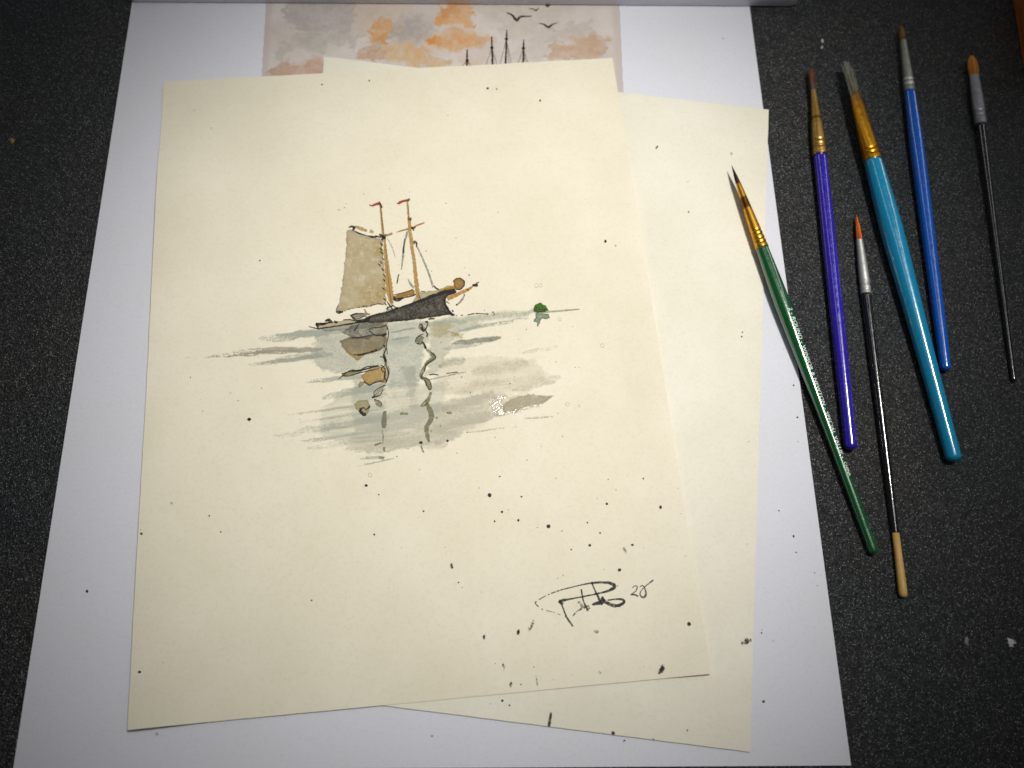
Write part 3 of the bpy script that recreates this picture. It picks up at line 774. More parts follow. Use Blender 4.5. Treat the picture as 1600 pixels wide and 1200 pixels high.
front.strokes('ink_outline', [
    [(-30, 165, 6), (0, 120, 5)], [(70, 160, 5), (90, 145, 6), (150, 138, 5), (195, 125, 6)], [(75, 165, 5), (120, 195, 5), (160, 195, 6), (190, 185, 12), (165, 205, 8)],
    [(-60, 215, 4), (0, 210, 5), (90, 195, 4)], ([(-60, 330, 5), (0, 330, 6), (60, 318, 7), (120, 295, 6), (165, 280, 6), (200, 258, 7)], {'dry': .5}),
    [(150, 345, 5), (175, 350, 7), (190, 375, 14), (178, 330, 6), (188, 300, 6)], [(155, 400, 5), (185, 430, 6), (180, 480, 6), (195, 515, 5)],
    [(190, 400, 5), (205, 440, 6), (205, 480, 5), (190, 520, 6)], [(38, 515, 7), (75, 540, 8), (110, 525, 7), (155, 512, 8), (175, 516, 5)], [(-140, 500, 4), (-60, 440, 5), (0, 440, 6), (60, 415, 6), (140, 405, 6)],
    [(95, 630, 8), (115, 610, 5), (105, 600, 4), (130, 570, 5), (190, 540, 5)], [(95, 628, 8), (145, 612, 6), (175, 570, 4)], [(110, 640, 4), (150, 655, 4), (165, 680, 4)],
    [(420, 125, 6), (440, 118, 6), (445, 150, 8), (465, 155, 7), (480, 120, 6), (478, 95, 4)], [(430, 140, 6), (450, 165, 7), (470, 155, 6)], [(468, 165, 6), (480, 185, 8), (475, 206, 7)],
    [(395, 245, 5), (405, 215, 5), (435, 190, 5), (455, 185, 4)], [(400, 250, 6), (430, 255, 6), (450, 245, 8), (468, 290, 9)], [(455, 250, 6), (472, 285, 8)],
    [(500, 310, 4), (538, 345, 5), (515, 368, 5), (470, 400, 7), (460, 440, 5), (438, 490, 5), (470, 490, 5)], [(460, 500, 5), (470, 530, 6), (490, 570, 5), (508, 560, 4), (495, 510, 4), (465, 490, 4)],
    [(430, 690, 4), (455, 660, 5), (470, 640, 3)], [(490, 470, 4), (520, 465, 6), (558, 470, 5)], [(610, 460, 4), (690, 450, 5)],
], tr=K3, seed=83, wob=.45, alpha=.88)
front.strokes('ink_outline', [[(1410, 848, 14), (1440, 836, 8), (1462, 848, 7), (1492, 820, 8)], [(1410, 850, 14), (1422, 870, 16), (1440, 890, 18), (1462, 886, 14)],
                              [(1268, 572, 5), (1330, 552, 5), (1400, 545, 10), (1560, 508, 5)], [(1270, 585, 5), (1330, 586, 5), (1400, 566, 5), (1560, 530, 4)], [(1395, 415, 8), (1405, 425, 10), (1470, 408, 6), (1560, 385, 6)]], tr=K2, seed=85)
bush = front.fill('painted_bush', [(833, 482), (836, 476), (843, 473), (850, 476), (855, 481), (857, 486), (848, 488), (840, 489), (834, 486)], (70, 120, 24), .95, .3, seed=91, soft=.7, rgb2=(30, 60, 14), rgb2fn=lambda X, Y: .5 * sstep(478, 486, Y))
front.spots('leaf_dabs', [(838, 480, 1.6), (843, 483, 1.8), (848, 480, 1.4), (851, 484, 1.5), (840, 486, 1.3)], rgb=(22, 48, 12), alpha=.9, seed=4, parent=bush)
front.fill('painted_bush_reflection', [(836, 490), (848, 489), (857, 491), (859, 497), (853, 499), (847, 497), (844, 502), (841, 510), (838, 504), (834, 502), (837, 497)], (132, 152, 126), .75, .5, seed=93, soft=.6)

# signature and date
front.strokes('signature', [
    [(402, 526, 9), (350, 450, 8), (322, 380, 6), (305, 335, 7)], [(280, 318, 12), (305, 330, 16), (322, 342, 8)],
    [(285, 316, 10), (330, 306, 14), (370, 300, 9), (500, 275, 7), (620, 250, 9), (700, 228, 13), (748, 198, 16), (728, 172, 15), (660, 160, 12), (560, 165, 9), (470, 181, 6), (330, 215, 5)],
    ([(330, 215, 5), (250, 240, 6), (170, 275, 4), (95, 320, 6), (96, 345, 5), (150, 388, 5)], {'dry': .5}), ([(150, 388, 6), (250, 412, 4), (345, 452, 4)], {'a': .55, 'dry': .6}),
    [(470, 215, 7), (488, 310, 7), (512, 365, 9), (530, 402, 5)], [(512, 395, 5), (545, 372, 7)], [(555, 155, 7), (590, 235, 8), (625, 310, 10), (645, 348, 8)],
    ([(402, 442, 5), (430, 405, 8), (490, 372, 10), (560, 345, 12)], {'a': .7, 'dry': .4}), [(560, 345, 8), (620, 330, 20), (645, 320, 26), (648, 280, 8), (664, 312, 16), (700, 338, 15), (770, 354, 16), (826, 328, 12), (812, 302, 10), (760, 300, 8), (690, 308, 6)],
    ([(445, 318, 14), (468, 345, 12), (488, 375, 22)], {'a': .5, 'dry': .3, 'rgb': (70, 66, 58)})], tr=K4, fat=1.25, seed=95, wob=.2, off=.00008)
front.strokes('date_mark', [[(895, 205, 4), (915, 190, 5), (938, 195, 6), (925, 232, 5), (885, 262, 6), (915, 262, 8), (946, 276, 7)],
                            [(958, 200, 4), (978, 186, 6), (998, 205, 6), (1010, 262, 11), (985, 284, 10), (960, 262, 6), (972, 228, 5), (1010, 188, 5), (1072, 140, 8)]], tr=K4, fat=1.2, seed=97, wob=.15, alpha=.85)

# splashes of ink on the painting
def tq(K, L): return [(K[0] + p[0] / K[2], K[1] + p[1] / K[2], p[2] / K[2]) + tuple(p[3:]) for p in L]
K6 = (560, 740, 2.8571)
dots = tq(K6, [(35, 53, 7), (91, 94, 4.5), (291, 168, 4.5), (586, 96, 8.5), (728, 103, 5.5), (641, 171, 6), (669, 162, 3), (608, 213, 4.5), (714, 209, 6), (849, 235, 9), (799, 241, 3), (909, 256, 3.5), (1022, 219, 4.5), (1079, 265, 4.5),
               (1033, 320, 6), (950, 339, 4), (1223, 318, 6.5), (1109, 135, 6), (1349, 150, 6.5), (1150, 73, 3), (1115, 26, 3.5), (1272, 22, 4), (1066, 110, 2.5), (539, 64, 3), (631, 13, 4), (71, 272, 5), (1166, 430, 8), (1098, 427, 2.5), (1476, 671, 9),
               (889, 467, 3), (914, 454, 3), (447, 486, 4), (464, 508, 3), (551, 529, 2.5), (387, 329, 2.5), (192, 330, 2), (134, 509, 2.5), (646, 853, 5), (611, 848, 3), (783, 863, 3.5), (725, 941, 4), (955, 897, 2.5), (870, 920, 2.5), (634, 828, 2), (1441, 179, 2.5), (1460, 367, 2.5), (1427, 65, 3, .6), (1157, 500, 3.5), (1275, 330, 2, .6), (883, 20, 2.5), (947, 148, 2), (272, 349, 1.8), (1276, 860, 2)])
dots += tq(K2, [(88, 598, 6), (401, 721, 5), (643, 683, 6), (461, 779, 5), (545, 926, 14), (183, 862, 5), (167, 770, 3), (317, 963, 3), (952, 887, 5), (943, 928, 4), (1204, 848, 4), (1295, 1114, 5), (1334, 1088, 4), (1090, 1128, 3), (621, 433, 4), (1030, 424, 4), (445, 500, 3), (372, 236, 3), (340, 167, 2.5), (1130, 708, 4, .6), (914, 360, 2.5), (843, 543, 3, .5)])
dots += tq(K3, [(434, 940, 13), (619, 928, 9), (267, 1036, 6), (506, 860, 5.5), (569, 825, 5), (755, 869, 5), (949, 903, 5), (779, 591, 6), (718, 485, 6), (745, 530, 4.5), (1053, 530, 6), (1084, 480, 4), (1372, 380, 4.5), (1166, 155, 4.5), (1110, 222, 3.5), (574, 243, 5), (281, 440, 4.5), (1386, 736, 4.5), (1417, 897, 4.5), (1270, 967, 5), (1171, 1062, 5), (983, 1175, 6), (684, 1013, 4.5), (425, 1128, 4), (1487, 135, 3.5), (1308, 28, 3), (1505, 418, 4), (1533, 416, 4), (877, 20, 4), (1374, 1188, 4), (1134, 735, 3), (1010, 65, 3), (918, 112, 3), (1428, 1078, 3, .6), (1430, 1110, 3, .6), (1275, 770, 4), (1082, 430, 3, .7)])
dots += tq(K1, [(265, 201, 6), (310, 182, 5), (326, 150, 4), (471, 69, 5), (1157, 146, 6), (990, 545, 6), (1240, 437, 5), (1037, 713, 5), (1350, 745, 7), (688, 25, 5), (763, 660, 4), (160, 572, 3), (1310, 685, 4), (1590, 222, 5), (1398, 500, 3), (1480, 1038, 4)])
dots += [(762, 138, 2), (776, 139, 1.6), (844, 157, 1.8), (406, 407, 1.6), (946, 377, 2), (962, 384, 1.3), (1027, 229, 1.6), (345, 831, 1.4), (327, 806, 1.4), (487, 938, 1.5), (218, 1050, 2.4), (255, 1035, 1, .6), (330, 200, 1.2, .5), (503, 132, 1.6), (577, 126, 1.4), (390, 655, 2.6), (268, 786, 2, .3), (304, 172, 1, .6), (640, 300, 1.2, .6), (700, 180, 1.0, .6)]
sp = front.spots('ink_spatter', [d for d in dots if d[0] < 1110], seed=6)
sp['kind'] = 'stuff'
front.spots('green_spot', [(221, 834, 2.2), (220, 828, 1)], rgb=(70, 110, 30), seed=7)
rings = [(838, 446, 3), (845, 446, 2.6), (941, 540, 3), (875, 499, 2.4), (887, 632, 3), (905, 634, 1.8), (578, 742, 3), (932, 987, 2.2)]
stain = front.strokes('water_stain', [[(x + r * math.cos(a), y + r * math.sin(a), 1.1) for a in np.linspace(0, 6.1, 9)] for x, y, r in rings], rgb=(186, 178, 146), alpha=.4, mat=M_PIG, seed=9)
stain['kind'] = 'stuff'
for i, (x, y, lx, ly, an, al, de) in enumerate([(1034, 1046, 9, 4, -1.0, .95, .6), (810, 988, 5, 2.6, -1.4, .95, .75), (756, 996, 4.5, 2.6, -1.5, .75, .55), (706, 884, 5, 3, 1.4, .75, .5), (830, 978, 10, 3.4, -1.05, .6, .42), (931, 987, 6, 2.8, .2, .4, .45),
                                                 (798, 1070, 5, 2.4, -1.3, .75, .5), (787, 1042, 6, 1.8, 1.4, .5, .42), (976, 860, 6, 2.4, 1.2, .5, .42), (938, 1051, 3, 2.5, .4, .6, .42), (839, 1066, 12, 1.2, 1.45, .5, .4)]):
    front.smear('ink_smear', x, y, lx, ly, an, alpha=al, seed=120 + i, dens=de)

# marks on the second paper
second.strokes('ink_stroke', [[(861, 1113, 2.6), (859.5, 1124, 3), (857.5, 1135.2, 3.2)]], wob=.2, seed=3)
second.smear('ink_smear', 1166, 1003, 9, 5, -.5, alpha=.85, seed=140, dens=.47)
second.smear('ink_smear', 958, 1145, 3.5, 2.6, .5, alpha=.8, seed=141, dens=.6)
s2 = second.spots('ink_spatter', [(785, 1095, 2), (796, 1102, 1.6), (976, 1157, 1.7), (1074, 1141, 1.6, .7), (1021, 1155, 1.6, .5), (766, 1100, 1.3, .5), (1160, 519, 1.4), (1143, 240, 2.2, .25), (1076, 331, 1.6, .6), (1159, 526, 1.6), (1170, 690, 1), (1168, 850, 1.2, .5), (1022, 732, 1.8), (1060, 740, 1.4, .6), (1075, 284, 1, .5), (1120, 700, .9, .5)], seed=14)
s2['kind'] = 'stuff'
s3 = white.spots('ink_spatter', [(136, 924, 2.2), (1193, 1096, 2.4, .8), (1190, 989, 1.4), (1191, 984, 1), (1208, 1001, 1.2, .7), (1244, 863, 1.5), (1240, 838, 1.8), (1273, 895, 1.2), (1277, 915, 1.2), (1217, 798, 1.4), (1240, 602, 1.5), (1225, 545, 1, .6), (1246, 652, 1.8), (100, 700, 1, .5), (245, 1147, 2.6, .25), (1130, 60, 1.6, .35), (170, 760, .9, .5), (1247, 690, 1.1), (310, 1178, 1, .5), (675, 1150, 2.4, .3)], seed=15)
s3['kind'] = 'stuff'


# ------------------------------------------------------------------ paintbrushes
def lathe(name, root, P, R, mat, cols, seg=36, flat_=None, roll=0.0, slant=None, parent=None, cap=(True, True)):
    """Surface of revolution along points P with radii R; flat_ squeezes the section, slant shears the ring along the axis."""
    P = np.asarray(P, float); R = np.asarray(R, float)
    ax = (P[-1] - P[0]) / np.linalg.norm(P[-1] - P[0])
    sd = np.cross(ax, [0, 0, 1.0]); sd /= np.linalg.norm(sd)
    nn = np.cross(sd, ax)
    if roll:
        sd, nn = math.cos(roll) * sd + math.sin(roll) * nn, -math.sin(roll) * sd + math.cos(roll) * nn
    n = len(P)
    fl = np.ones((n, 2)) if flat_ is None else np.asarray(flat_, float)
    sl = np.zeros(n) if slant is None else np.asarray(slant, float)
    th = np.arange(seg) * 2 * math.pi / seg
    V = []; C = []
    for i in range(n):
        off = R[i] * (fl[i, 0] * np.cos(th)[:, None] * sd + fl[i, 1] * np.sin(th)[:, None] * nn)
        V.append(P[i] + off + sl[i] * np.cos(th)[:, None] * ax)
        C.append(np.tile([*srgb(cols[i]), 1.0], (seg, 1)))
    idx = np.arange(n * seg).reshape(n, seg)
    nx = np.roll(idx, -1, 1)
    q = np.stack([idx[:-1], nx[:-1], nx[1:], idx[1:]], -1).reshape(-1, 4)
    f = [tuple(int(a) for a in r) for r in q]
    f.append(tuple(int(a) for a in idx[0][::-1])); f.append(tuple(int(a) for a in idx[-1]))
    o = link_mesh(name, np.vstack(V), f, mat, parent or root, smooth=True, cols=np.vstack(C))
    return o, (ax, sd, nn)


def tuft(root, P, R, cols, n=140, thick=0.00010, flat_=None, roll=0.0, splay=0.0, slant0=0.0, seed=0, tipvar=0.06, core=0.8):
    """Bristles: a tight bundle of separate tapering hairs along P with envelope R."""
    P = np.asarray(P, float); R = np.asarray(R, float)
    r = np.random.default_rng(seed)
    ax = (P[0] - P[-1]) / np.linalg.norm(P[0] - P[-1])
    sd = np.cross(-ax, [0, 0, 1.0]); sd /= np.linalg.norm(sd); nn = np.cross(sd, -ax)
    if roll:
        sd, nn = math.cos(roll) * sd + math.sin(roll) * nn, -math.sin(roll) * sd + math.cos(roll) * nn
    fl = np.ones((len(P), 2)) if flat_ is None else np.asarray(flat_, float)
    s0 = np.linspace(0, 1, len(P))
    V = []; F = []; C = []; b0 = 0
    ks = np.linspace(0, 1, 9)
    for i in range(n):
        rho = math.sqrt(r.random()); th = r.random() * 2 * math.pi
        end = r.uniform(0, tipvar) + (0.10 * (rho ** 2) * r.random())
        wav = r.normal(size=2) * splay
        s = 1 - ks * (1 - end)                    # 1 = at ferrule, 0 = tip
        c = np.stack([np.interp(s, s0, P[:, k]) for k in range(3)], -1)
        rad = np.interp(s, s0, R) * rho
        fx = np.interp(s, s0, fl[:, 0]); fy = np.interp(s, s0, fl[:, 1])
        g = ks ** 2
        c = c + (rad * fx * math.cos(th) + g * wav[0])[:, None] * sd + (rad * fy * math.sin(th) + g * abs(wav[1]) * .6)[:, None] * nn
        c = c + ax * (-slant0 * math.cos(th) * rho * (1 - ks))[:, None]
        tw = thick * (1 - 0.8 * ks ** 2)
        col = np.stack([np.interp(s, s0, np.asarray(cols, float)[:, k]) for k in range(3)], -1) * (0.75 + 0.5 * r.random())
        for k in range(len(ks)):
            for a in range(3):
                an = a * 2.0944 + th
                V.append(c[k] + tw[k] * (math.cos(an) * sd + math.sin(an) * nn)); C.append([*srgb(np.clip(col[k], 0, 255)), 1])
        for k in range(len(ks) - 1):
            for a in range(3):
                a2 = (a + 1) % 3
                F.append((b0 + 3 * k + a, b0 + 3 * k + a2, b0 + 3 * k + 3 + a2, b0 + 3 * k + 3 + a))
        b0 += 3 * len(ks)
    if core:
        seg = 14; m = len(P); th = np.arange(seg) * 2 * math.pi / seg
        for i in range(m):
            for t in th:
                V.append(P[i] + R[i] * core * (fl[i, 0] * math.cos(t) * sd + fl[i, 1] * math.sin(t) * nn)); C.append([*srgb(np.asarray(cols[i], float) * .8), 1])
        for i in range(m - 1):
            for a in range(seg):
                a2 = (a + 1) % seg
                F.append((b0 + i * seg + a, b0 + i * seg + a2, b0 + (i + 1) * seg + a2, b0 + (i + 1) * seg + a))
    return link_mesh('bristles', V, F, M_HAIR, root, smooth=True, cols=C)


class Brush:
    """A brush whose axis runs from photograph pixel p0 (hair tip) to p1 (handle end), laid down on what is under it."""

    def __init__(self, label, p0, p1, prof, under=None):
        self.p0 = np.array(p0, float); self.p1 = np.array(p1, float)
        ts = np.linspace(0, 1, 201)
        w_ = np.interp(ts, [a for a, b in prof], [b for a, b in prof])
        px = self.p0 + ts[:, None] * (self.p1 - self.p0)
        r = w_ / 2 * depth(at(px[:, 0], px[:, 1], 0.002)) / F_PX
        need = r + 0.00002
        if under is not None:
            need = need + np.array([under(t) for t in ts])
        best = None
        for i in range(0, 100, 2):
            for j in range(102, 201, 2):
                b = (need[j] - need[i]) / (ts[j] - ts[i]); a = need[i] - b * ts[i]
                if np.all(a + b * ts >= need - 1e-6):
                    hgt = a + b * .5
                    if best is None or hgt < best[0]:
                        best = (hgt, a, b)
        self.a, self.b = best[1], best[2]
        mid = self.pt(.5)
        self.root = thing('paintbrush', label, 'paintbrush', (mid[0], mid[1], 0), 'paintbrushes laid out beside the paintings')

    def pt(self, t):
        p = self.p0 + np.asarray(t)[..., None] * (self.p1 - self.p0)
        return at(p[..., 0], p[..., 1], self.a + self.b * np.asarray(t))

    def rad(self, t, w_):
        return np.asarray(w_) / 2 * depth(self.pt(np.asarray(t, float))) / F_PX

    def ty(self, y):
        return (y - self.p0[1]) / (self.p1[1] - self.p0[1])

    def prof(self, rows, n=0):
        """rows of (photo row y, width px) -> smooth t, radius."""
        y = np.array([r[0] for r in rows], float); wd = np.array([r[1] for r in rows], float)
        if n:
            S = spline(np.c_[y, wd], 4.0); y, wd = S[:, 0], np.maximum(S[:, 1], .2)
        t = self.ty(y)
        return t, self.pt(t), self.rad(t, wd)

    def handle(self, rows, rgb, mat=None, name='handle', rgbs=None):
        t, P, R = self.prof(rows, 1)
        # rounded butt end
        Re = R[-1]; ax = (P[-1] - P[0]) / np.linalg.norm(P[-1] - P[0])
        k = np.linspace(0.15, 1.45, 7)
        P = np.vstack([P, P[-1] + ax * (Re * .7 * np.sin(k))[:, None]]); R = np.r_[R, Re * np.cos(k)]
        cols = [rgb] * len(P)
        o, fr = lathe(name, self.root, P, R, mat or M_LACQ, cols)
        self.fr = fr
        return o

    def ferrule(self, rows, rgb, mat=None, rings=(), ring_rgb=None, dark=(), **kw):
        t, P, R = self.prof(rows, 1)
        yy = self.p0[1] + t * (self.p1[1] - self.p0[1])
        tt = np.linspace(t[0], t[-1], 90)
        P = np.stack([np.interp(tt, t, P[:, k]) for k in range(3)], -1); R = np.interp(tt, t, R)
        yy = np.interp(tt, t, yy)
        cols = np.tile(np.array(rgb, float), (90, 1))
        for y in rings:            # pressed crimp rings
            g = np.exp(-((yy - y) / 1.1) ** 2)
            R = R * (1 - .09 * g)
        for y0, y1, c in dark:
            k = sstep(y0 - 1, y0 + 1, yy) * sstep(y1 + 1, y1 - 1, yy)
            cols = cols * (1 - k[:, None]) + np.asarray(c, float) * k[:, None]
        for key in ('flat_', 'slant'):
            if kw.get(key) is not None:
                a0, a1 = np.asarray(kw[key][0], float), np.asarray(kw[key][1], float)
                s = np.linspace(0, 1, 90)
                s = 1 - (1 - s) ** 1.0
                kw[key] = (a0[None] * (1 - s[:, None]) + a1[None] * s[:, None]) if a0.ndim else a0 * (1 - s) + a1 * s
        o, _ = lathe('ferrule', self.root, P, R, mat or M_METAL, cols, **kw)
        return o


# green round brush, its head resting over the paper edge
def under_green(t):
    return 0.00085 if t < .36 else (0.00040 if t < .52 else 0.0)
g = Brush('green round brush with gold ferrule and white lettering, its dark tip over the cream paper', (1143, 258), (1365.5, 863),
          [(0, 1), (.049, 8), (.215, 21), (.3, 23.5), (.48, 19), (.66, 15.5), (1, 16)], under_green)
t, P, R = g.prof([(258, .4), (264, 2), (272, 4.4), (281, 6.8), (290, 8.2), (294, 8)])
tuft(g.root, P, R, [(16, 13, 12), (18, 14, 12), (30, 20, 16), (62, 36, 22), (86, 50, 30), (86, 50, 30)], n=170, thick=.00008, seed=1, core=.93, tipvar=.03)
g.ferrule([(287, 8.2), (320, 12.5), (355, 17), (388, 21)], (222, 166, 58), rings=(362, 368, 375, 381), dark=((309, 326, (120, 82, 30)),))
gh = g.handle([(387, 20), (400, 20.6), (440, 23.5), (475, 24.6), (520, 23), (560, 20.6), (620, 18), (690, 16.4), (760, 16.2), (830, 16), (860, 16.4)], (3, 84, 38))


def lettering(brush, parent, text, y0, y1, rows, h_px, angle, size_small=None):
    """Raised print wrapped round the handle, reading from the ferrule towards the butt."""
    cu = bpy.data.curves.new('lettering', 'FONT'); cu.body = text; cu.size = 1.0; cu.offset = 0.02; cu.space_character = 1.06
    to = bpy.data.objects.new('lettering_src', cu); COL.objects.link(to)
    dg = bpy.context.evaluated_depsgraph_get()
    me = bpy.data.meshes.new_from_object(to.evaluated_get(dg))
    bpy.data.objects.remove(to)
    bm = bmesh.new(); bm.from_mesh(me)
    for k in range(1, 8):
        bmesh.ops.bisect_plane(bm, geom=bm.verts[:] + bm.edges[:] + bm.faces[:], plane_co=(0, k * .1, 0), plane_no=(0, 1, 0))
    bmesh.ops.triangulate(bm, faces=bm.faces[:])
    co = np.array([v.co[:] for v in bm.verts]); fa = [tuple(v.index for v in f.verts) for f in bm.faces]
    bm.free()
    x = co[:, 0]; x = (x - x.min()) / (x.max() - x.min())
    yv = co[:, 1] - .35
    yy = y0 + (y1 - y0) * x
    t = brush.ty(yy); Pc = brush.pt(t)
    wd = np.interp(yy, [r[0] for r in rows], [r[1] for r in rows])
    Rr = brush.rad(t, wd)
    ax, sd, nn = brush.fr
    hh = h_px * np.mean(depth(Pc)) / F_PX
    th = angle + (yv / .7) * hh / Rr                      # letter tops face away from the sheet
    # sd points to the picture's right or left depending on the axis: measure the angle from straight up
    side = sd if sd[0] > 0 else -sd
    V = Pc + (Rr + .00005)[:, None] * (np.sin(th)[:, None] * side + np.cos(th)[:, None] * nn)
    return link_mesh('lettering', V, fa, M_LETTER, parent)


GROWS = [(387, 20), (400, 20.6), (440, 23.5), (475, 24.6), (520, 23), (560, 20.6), (620, 18), (690, 16.4), (760, 16.2)]
lettering(g, gh, '2 - ROUND - WINSOR & NEWTON - SPECIAL VALUE -', 486, 718, GROWS, 7.4, .36)
lettering(g, gh, 'CHINA', 724, 746, GROWS, 5.4, .36)

# indigo round brush
b = Brush('indigo purple round brush with tapering gold ferrule and reddish hair', (1267, 107), (1329.5, 700), [(0, 3), (.06, 9), (.226, 22), (.5, 21.5), (1, 20)])
t, P, R = b.prof([(107, 3), (114, 7), (126, 10), (136, 9.6), (143, 8.6), (148, 8.4)])
tuft(b.root, P, R, [(150, 84, 48), (150, 86, 52), (128, 84, 62), (112, 92, 82), (104, 90, 84), (104, 90, 84)], n=130, thick=.00010, seed=2, core=.75, tipvar=.2, splay=.0002)
b.ferrule([(141, 8.4), (160, 10.5), (178, 14), (205, 19), (225, 21.5), (243, 22)], (214, 172, 96), rings=(222, 229, 232), dark=((184, 189, (150, 104, 50)),))
b.handle([(242.5, 20), (260, 20.5), (400, 21.5), (550, 21.5), (640, 20.5), (696, 20)], (46, 26, 172))

# small black brush with orange tip and bare wooden end
b = Brush('thin black brush with orange pointed tip, silver ferrule and bare wooden end', (1338, 336), (1411.5, 932), [(0, 1), (.07, 10), (.206, 16.5), (.4, 14.6), (.83, 11), (1, 13.5)])
t, P, R = b.prof([(336, .8), (342, 3.2), (352, 6), (364, 8.4), (376, 9.6), (382, 9.6)])
tuft(b.root, P, R, [(226, 104, 18), (234, 112, 22), (238, 120, 28), (226, 112, 30), (206, 96, 30), (206, 96, 30)], n=150, thick=.00009, seed=3, core=.9, tipvar=.05)
b.ferrule([(375, 10), (395, 12), (420, 14.4), (445, 15.8), (459.5, 16.4)], (206, 206, 204), mat=M_DULL, rings=(445, 446, 455))
b.handle([(459, 14.8), (500, 15), (560, 14.6), (690, 13), (760, 12), (833, 10.6)], (14, 14, 16))
t, P, R = b.prof([(833, 11), (860, 11.6), (890, 12.6), (915, 13.4), (926, 13.4), (931, 11.5), (933, 7), (933.6, 2)])
lathe('wooden_end', b.root, P, R, mat_wood('bare_handle_wood', (186, 142, 70), (222, 184, 108), scale=300), [(210, 170, 90)] * len(P))

# thick turquoise brush with a flattened ferrule and splayed grey hair
b = Brush('thick turquoise brush with gold ferrule and splayed grey hair', (1322, 97), (1490.5, 718), [(0, 8), (.08, 18), (.25, 28), (.44, 34), (.56, 31), (.73, 27), (1, 24)])
t, P, R = b.prof([(97, 25), (108, 23), (122, 21.5), (138, 21), (152, 21), (165, 22)])
tuft(b.root, P, R, [(126, 130, 118), (140, 142, 130), (150, 148, 132), (130, 126, 108), (110, 100, 76), (110, 100, 76)], n=150, thick=.00010, flat_=[(1.0, .25)] * 6, roll=.4, seed=4, core=.5, tipvar=.35, splay=.0006)
b.ferrule([(146, 22), (175, 25.5), (205, 27.5), (252, 28.5)], (220, 158, 44), rings=(236, 243), dark=((140, 160, (196, 140, 70)),), flat_=((1.0, .45), (1.0, 1.0)), roll=.4, slant=(.0024, 0.0))
b.handle([(251.5, 27), (280, 29.5), (330, 33), (370, 34.2), (450, 31), (550, 27), (620, 25.5), (670, 24.6), (713, 24)], (0, 146, 192))

# blue brush with silver ferrule
b = Brush('bright blue brush with dull silver ferrule beside the turquoise one', (1408, 41), (1478, 579), [(0, 2), (.05, 9), (.19, 16.5), (.39, 21), (1, 17)])
t, P, R = b.prof([(41, 3), (47, 6.5), (55, 9), (64, 9.4), (72, 9.6)])
tuft(b.root, P, R, [(150, 118, 62), (160, 126, 64), (150, 118, 62), (120, 100, 66), (110, 94, 66)], n=110, thick=.00011, seed=5, core=.85, tipvar=.15, splay=.00015)
b.ferrule([(64, 9.6), (90, 12), (115, 14.6), (130, 16), (143, 16.6)], (166, 168, 160), mat=M_DULL, rings=(122, 129, 136), dark=((123.5, 127.5, (225, 225, 222)), (130.5, 134.5, (225, 225, 222))))
b.handle([(142.5, 16.4), (170, 18), (220, 21), (270, 21.6), (340, 20.6), (420, 19.4), (500, 18.2), (574, 16.4)], (0, 92, 200))

# thin black brush with filbert tip
b = Brush('slim black brush with grey ferrule and amber rounded flat tip', (1518.5, 87), (1584, 595), [(0, 6), (.06, 18), (.15, 21), (.21, 20), (.25, 12.5), (1, 8)])
t, P, R = b.prof([(87, 5), (91, 11), (98, 16), (108, 17.5), (118, 16), (124, 15)])
tuft(b.root, P, R, [(226, 150, 44), (226, 148, 42), (214, 136, 38), (200, 122, 36), (170, 104, 44), (170, 104, 44)], n=180, thick=.00011, seed=6, core=.9, tipvar=.06, flat_=[(1, .35)] * 6)
b.ferrule([(117, 15), (135, 17), (160, 19), (180, 18.6), (195, 18)], (158, 158, 164), mat=M_DULL, rings=(176, 183), flat_=((1, .45), (1, 1)))
b.handle([(194.5, 12.5), (260, 12), (360, 10.6), (480, 9), (593, 7.8)], (13, 13, 14))


# ------------------------------------------------------------------ things at the frame's edges
def rounded_slab(name, corners_px, z0, z1, rad, mat, parent, bev=0.0008):
    """A slab with rounded corners and softened top rim; corners are pixels at height z0."""
    C = np.array([at(c[0], c[1], z0) for c in corners_px])[:, :2]
    pts = []
    n = len(C)
    for i in range(n):
        a, b_, c = C[i - 1], C[i], C[(i + 1) % n]
        d1 = (a - b_) / np.linalg.norm(a - b_); d2 = (c - b_) / np.linalg.norm(c - b_)
        s, e = b_ + d1 * rad, b_ + d2 * rad
        for k in np.linspace(0, 1, 9):
            pts.append((1 - k) ** 2 * s + 2 * k * (1 - k) * b_ + k * k * e)
    pts = np.array(pts); ctr = pts.mean(0); m = len(pts)
    dirs = (ctr - pts) / np.linalg.norm(ctr - pts, axis=1)[:, None]
    rows = [(0.0, z0 + bev * .5), (0, z1 - bev), (bev * .3, z1 - bev * .3), (bev, z1), (0.004, z1), (0.0055, z1 - .0012), (0.0075, z1 - .0016)]
    V = np.vstack([np.c_[pts + dirs * i_, np.full(m, zz)] for i_, zz in [(bev * .5, z0)] + rows])
    nr = len(rows) + 1
    idx = np.arange(nr * m).reshape(nr, m); nx = np.roll(idx, -1, 1)
    q = np.stack([idx[:-1], nx[:-1], nx[1:], idx[1:]], -1).reshape(-1, 4)
    f = [tuple(int(a) for a in r) for r in q] + [tuple(int(a) for a in idx[-1]), tuple(int(a) for a in idx[0][::-1])]
    return link_mesh(name, V, f, mat, parent, smooth=False)


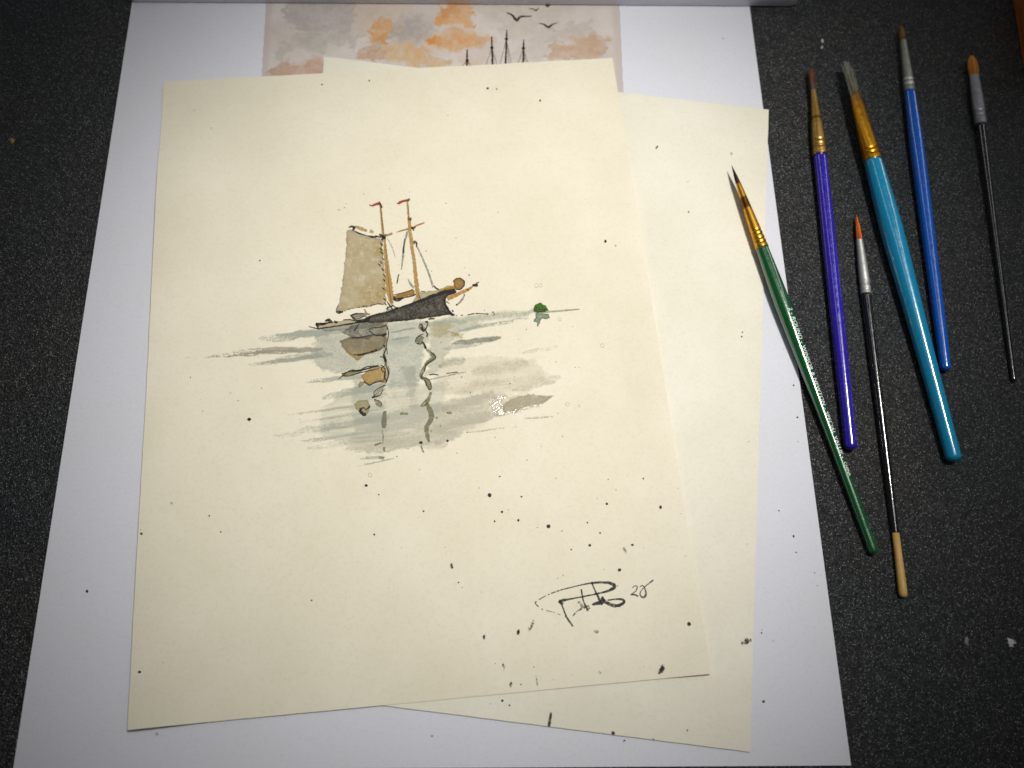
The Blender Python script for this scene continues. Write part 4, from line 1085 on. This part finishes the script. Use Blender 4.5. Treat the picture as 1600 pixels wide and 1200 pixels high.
tray = rounded_slab('plastic_tray', [(200, 3), (1246, 10), (1230, -150), (230, -150)], 0.0005, 0.0048, 0.004, M_TRAY, None)
tray['label'] = 'white plastic tray with rounded corners lying across the top of the white sheet'; tray['category'] = 'tray'
wd = rounded_slab('wooden_board', [(1564, -120), (1600, 112), (1720, 112), (1690, -120)], 0.0, 0.010, 0.003, mat_wood('orange_wood', (150, 74, 22), (214, 118, 46)), None)
wd['label'] = 'orange brown wooden board at the mat edge beyond the slim black brush'; wd['category'] = 'board'


def fleck(label, x, y, rx, ry, mat, seed):
    r = np.random.default_rng(seed)
    n = 14; th = np.arange(n) * 2 * math.pi / n
    rr = 1 + .2 * r.normal(size=n)
    V = []
    for k, (s, zz) in enumerate(((1, 0.00001), (.92, .00018), (.55, .0003))):
        V.append(at(x + rx * s * rr * np.cos(th), y + ry * s * rr * np.sin(th), zz))
    V = np.vstack(V)
    idx = np.arange(3 * n).reshape(3, n); nx = np.roll(idx, -1, 1)
    q = np.stack([nx[:-1], idx[:-1], idx[1:], nx[1:]], -1).reshape(-1, 4)
    f = [tuple(int(a) for a in r_) for r_ in q] + [tuple(int(a) for a in idx[-1][::-1])]
    o = link_mesh('paint_fleck', V, f, mat, None, smooth=True)
    o['label'] = label; o['category'] = 'paint fleck'; o['group'] = 'dried flecks on the black mat'
    return o


M_FW = mat_plain('dried_white_paint', (196, 198, 196), .5)
M_FO = mat_plain('dried_ochre_paint', (170, 130, 50), .5)
fleck('upper of two tiny white flecks on the mat above the indigo brush', 1285, 64, 2, 3.4, M_FW, 1)
fleck('lower of two tiny white flecks on the mat above the indigo brush', 1284.5, 74, 2, 2.2, M_FW, 2)
fleck('larger round white fleck on bare mat near the wooden brush end', 1580, 1005, 6.5, 7, M_FW, 3)
fleck('smaller oval grey-white fleck on bare mat near the wooden brush end', 1510, 1002, 4, 6.5, mat_plain('thin_white_paint', (120, 122, 124), .5), 4)
fleck('tiny ochre fleck on the mat left of the white sheet', 19.5, 220, 4, 4, M_FO, 5)
fleck('tiny dark crumb on the right edge of the white sheet', 1291, 942, 1.6, 5, mat_plain('dark_crumb', (40, 40, 42), .8), 6)
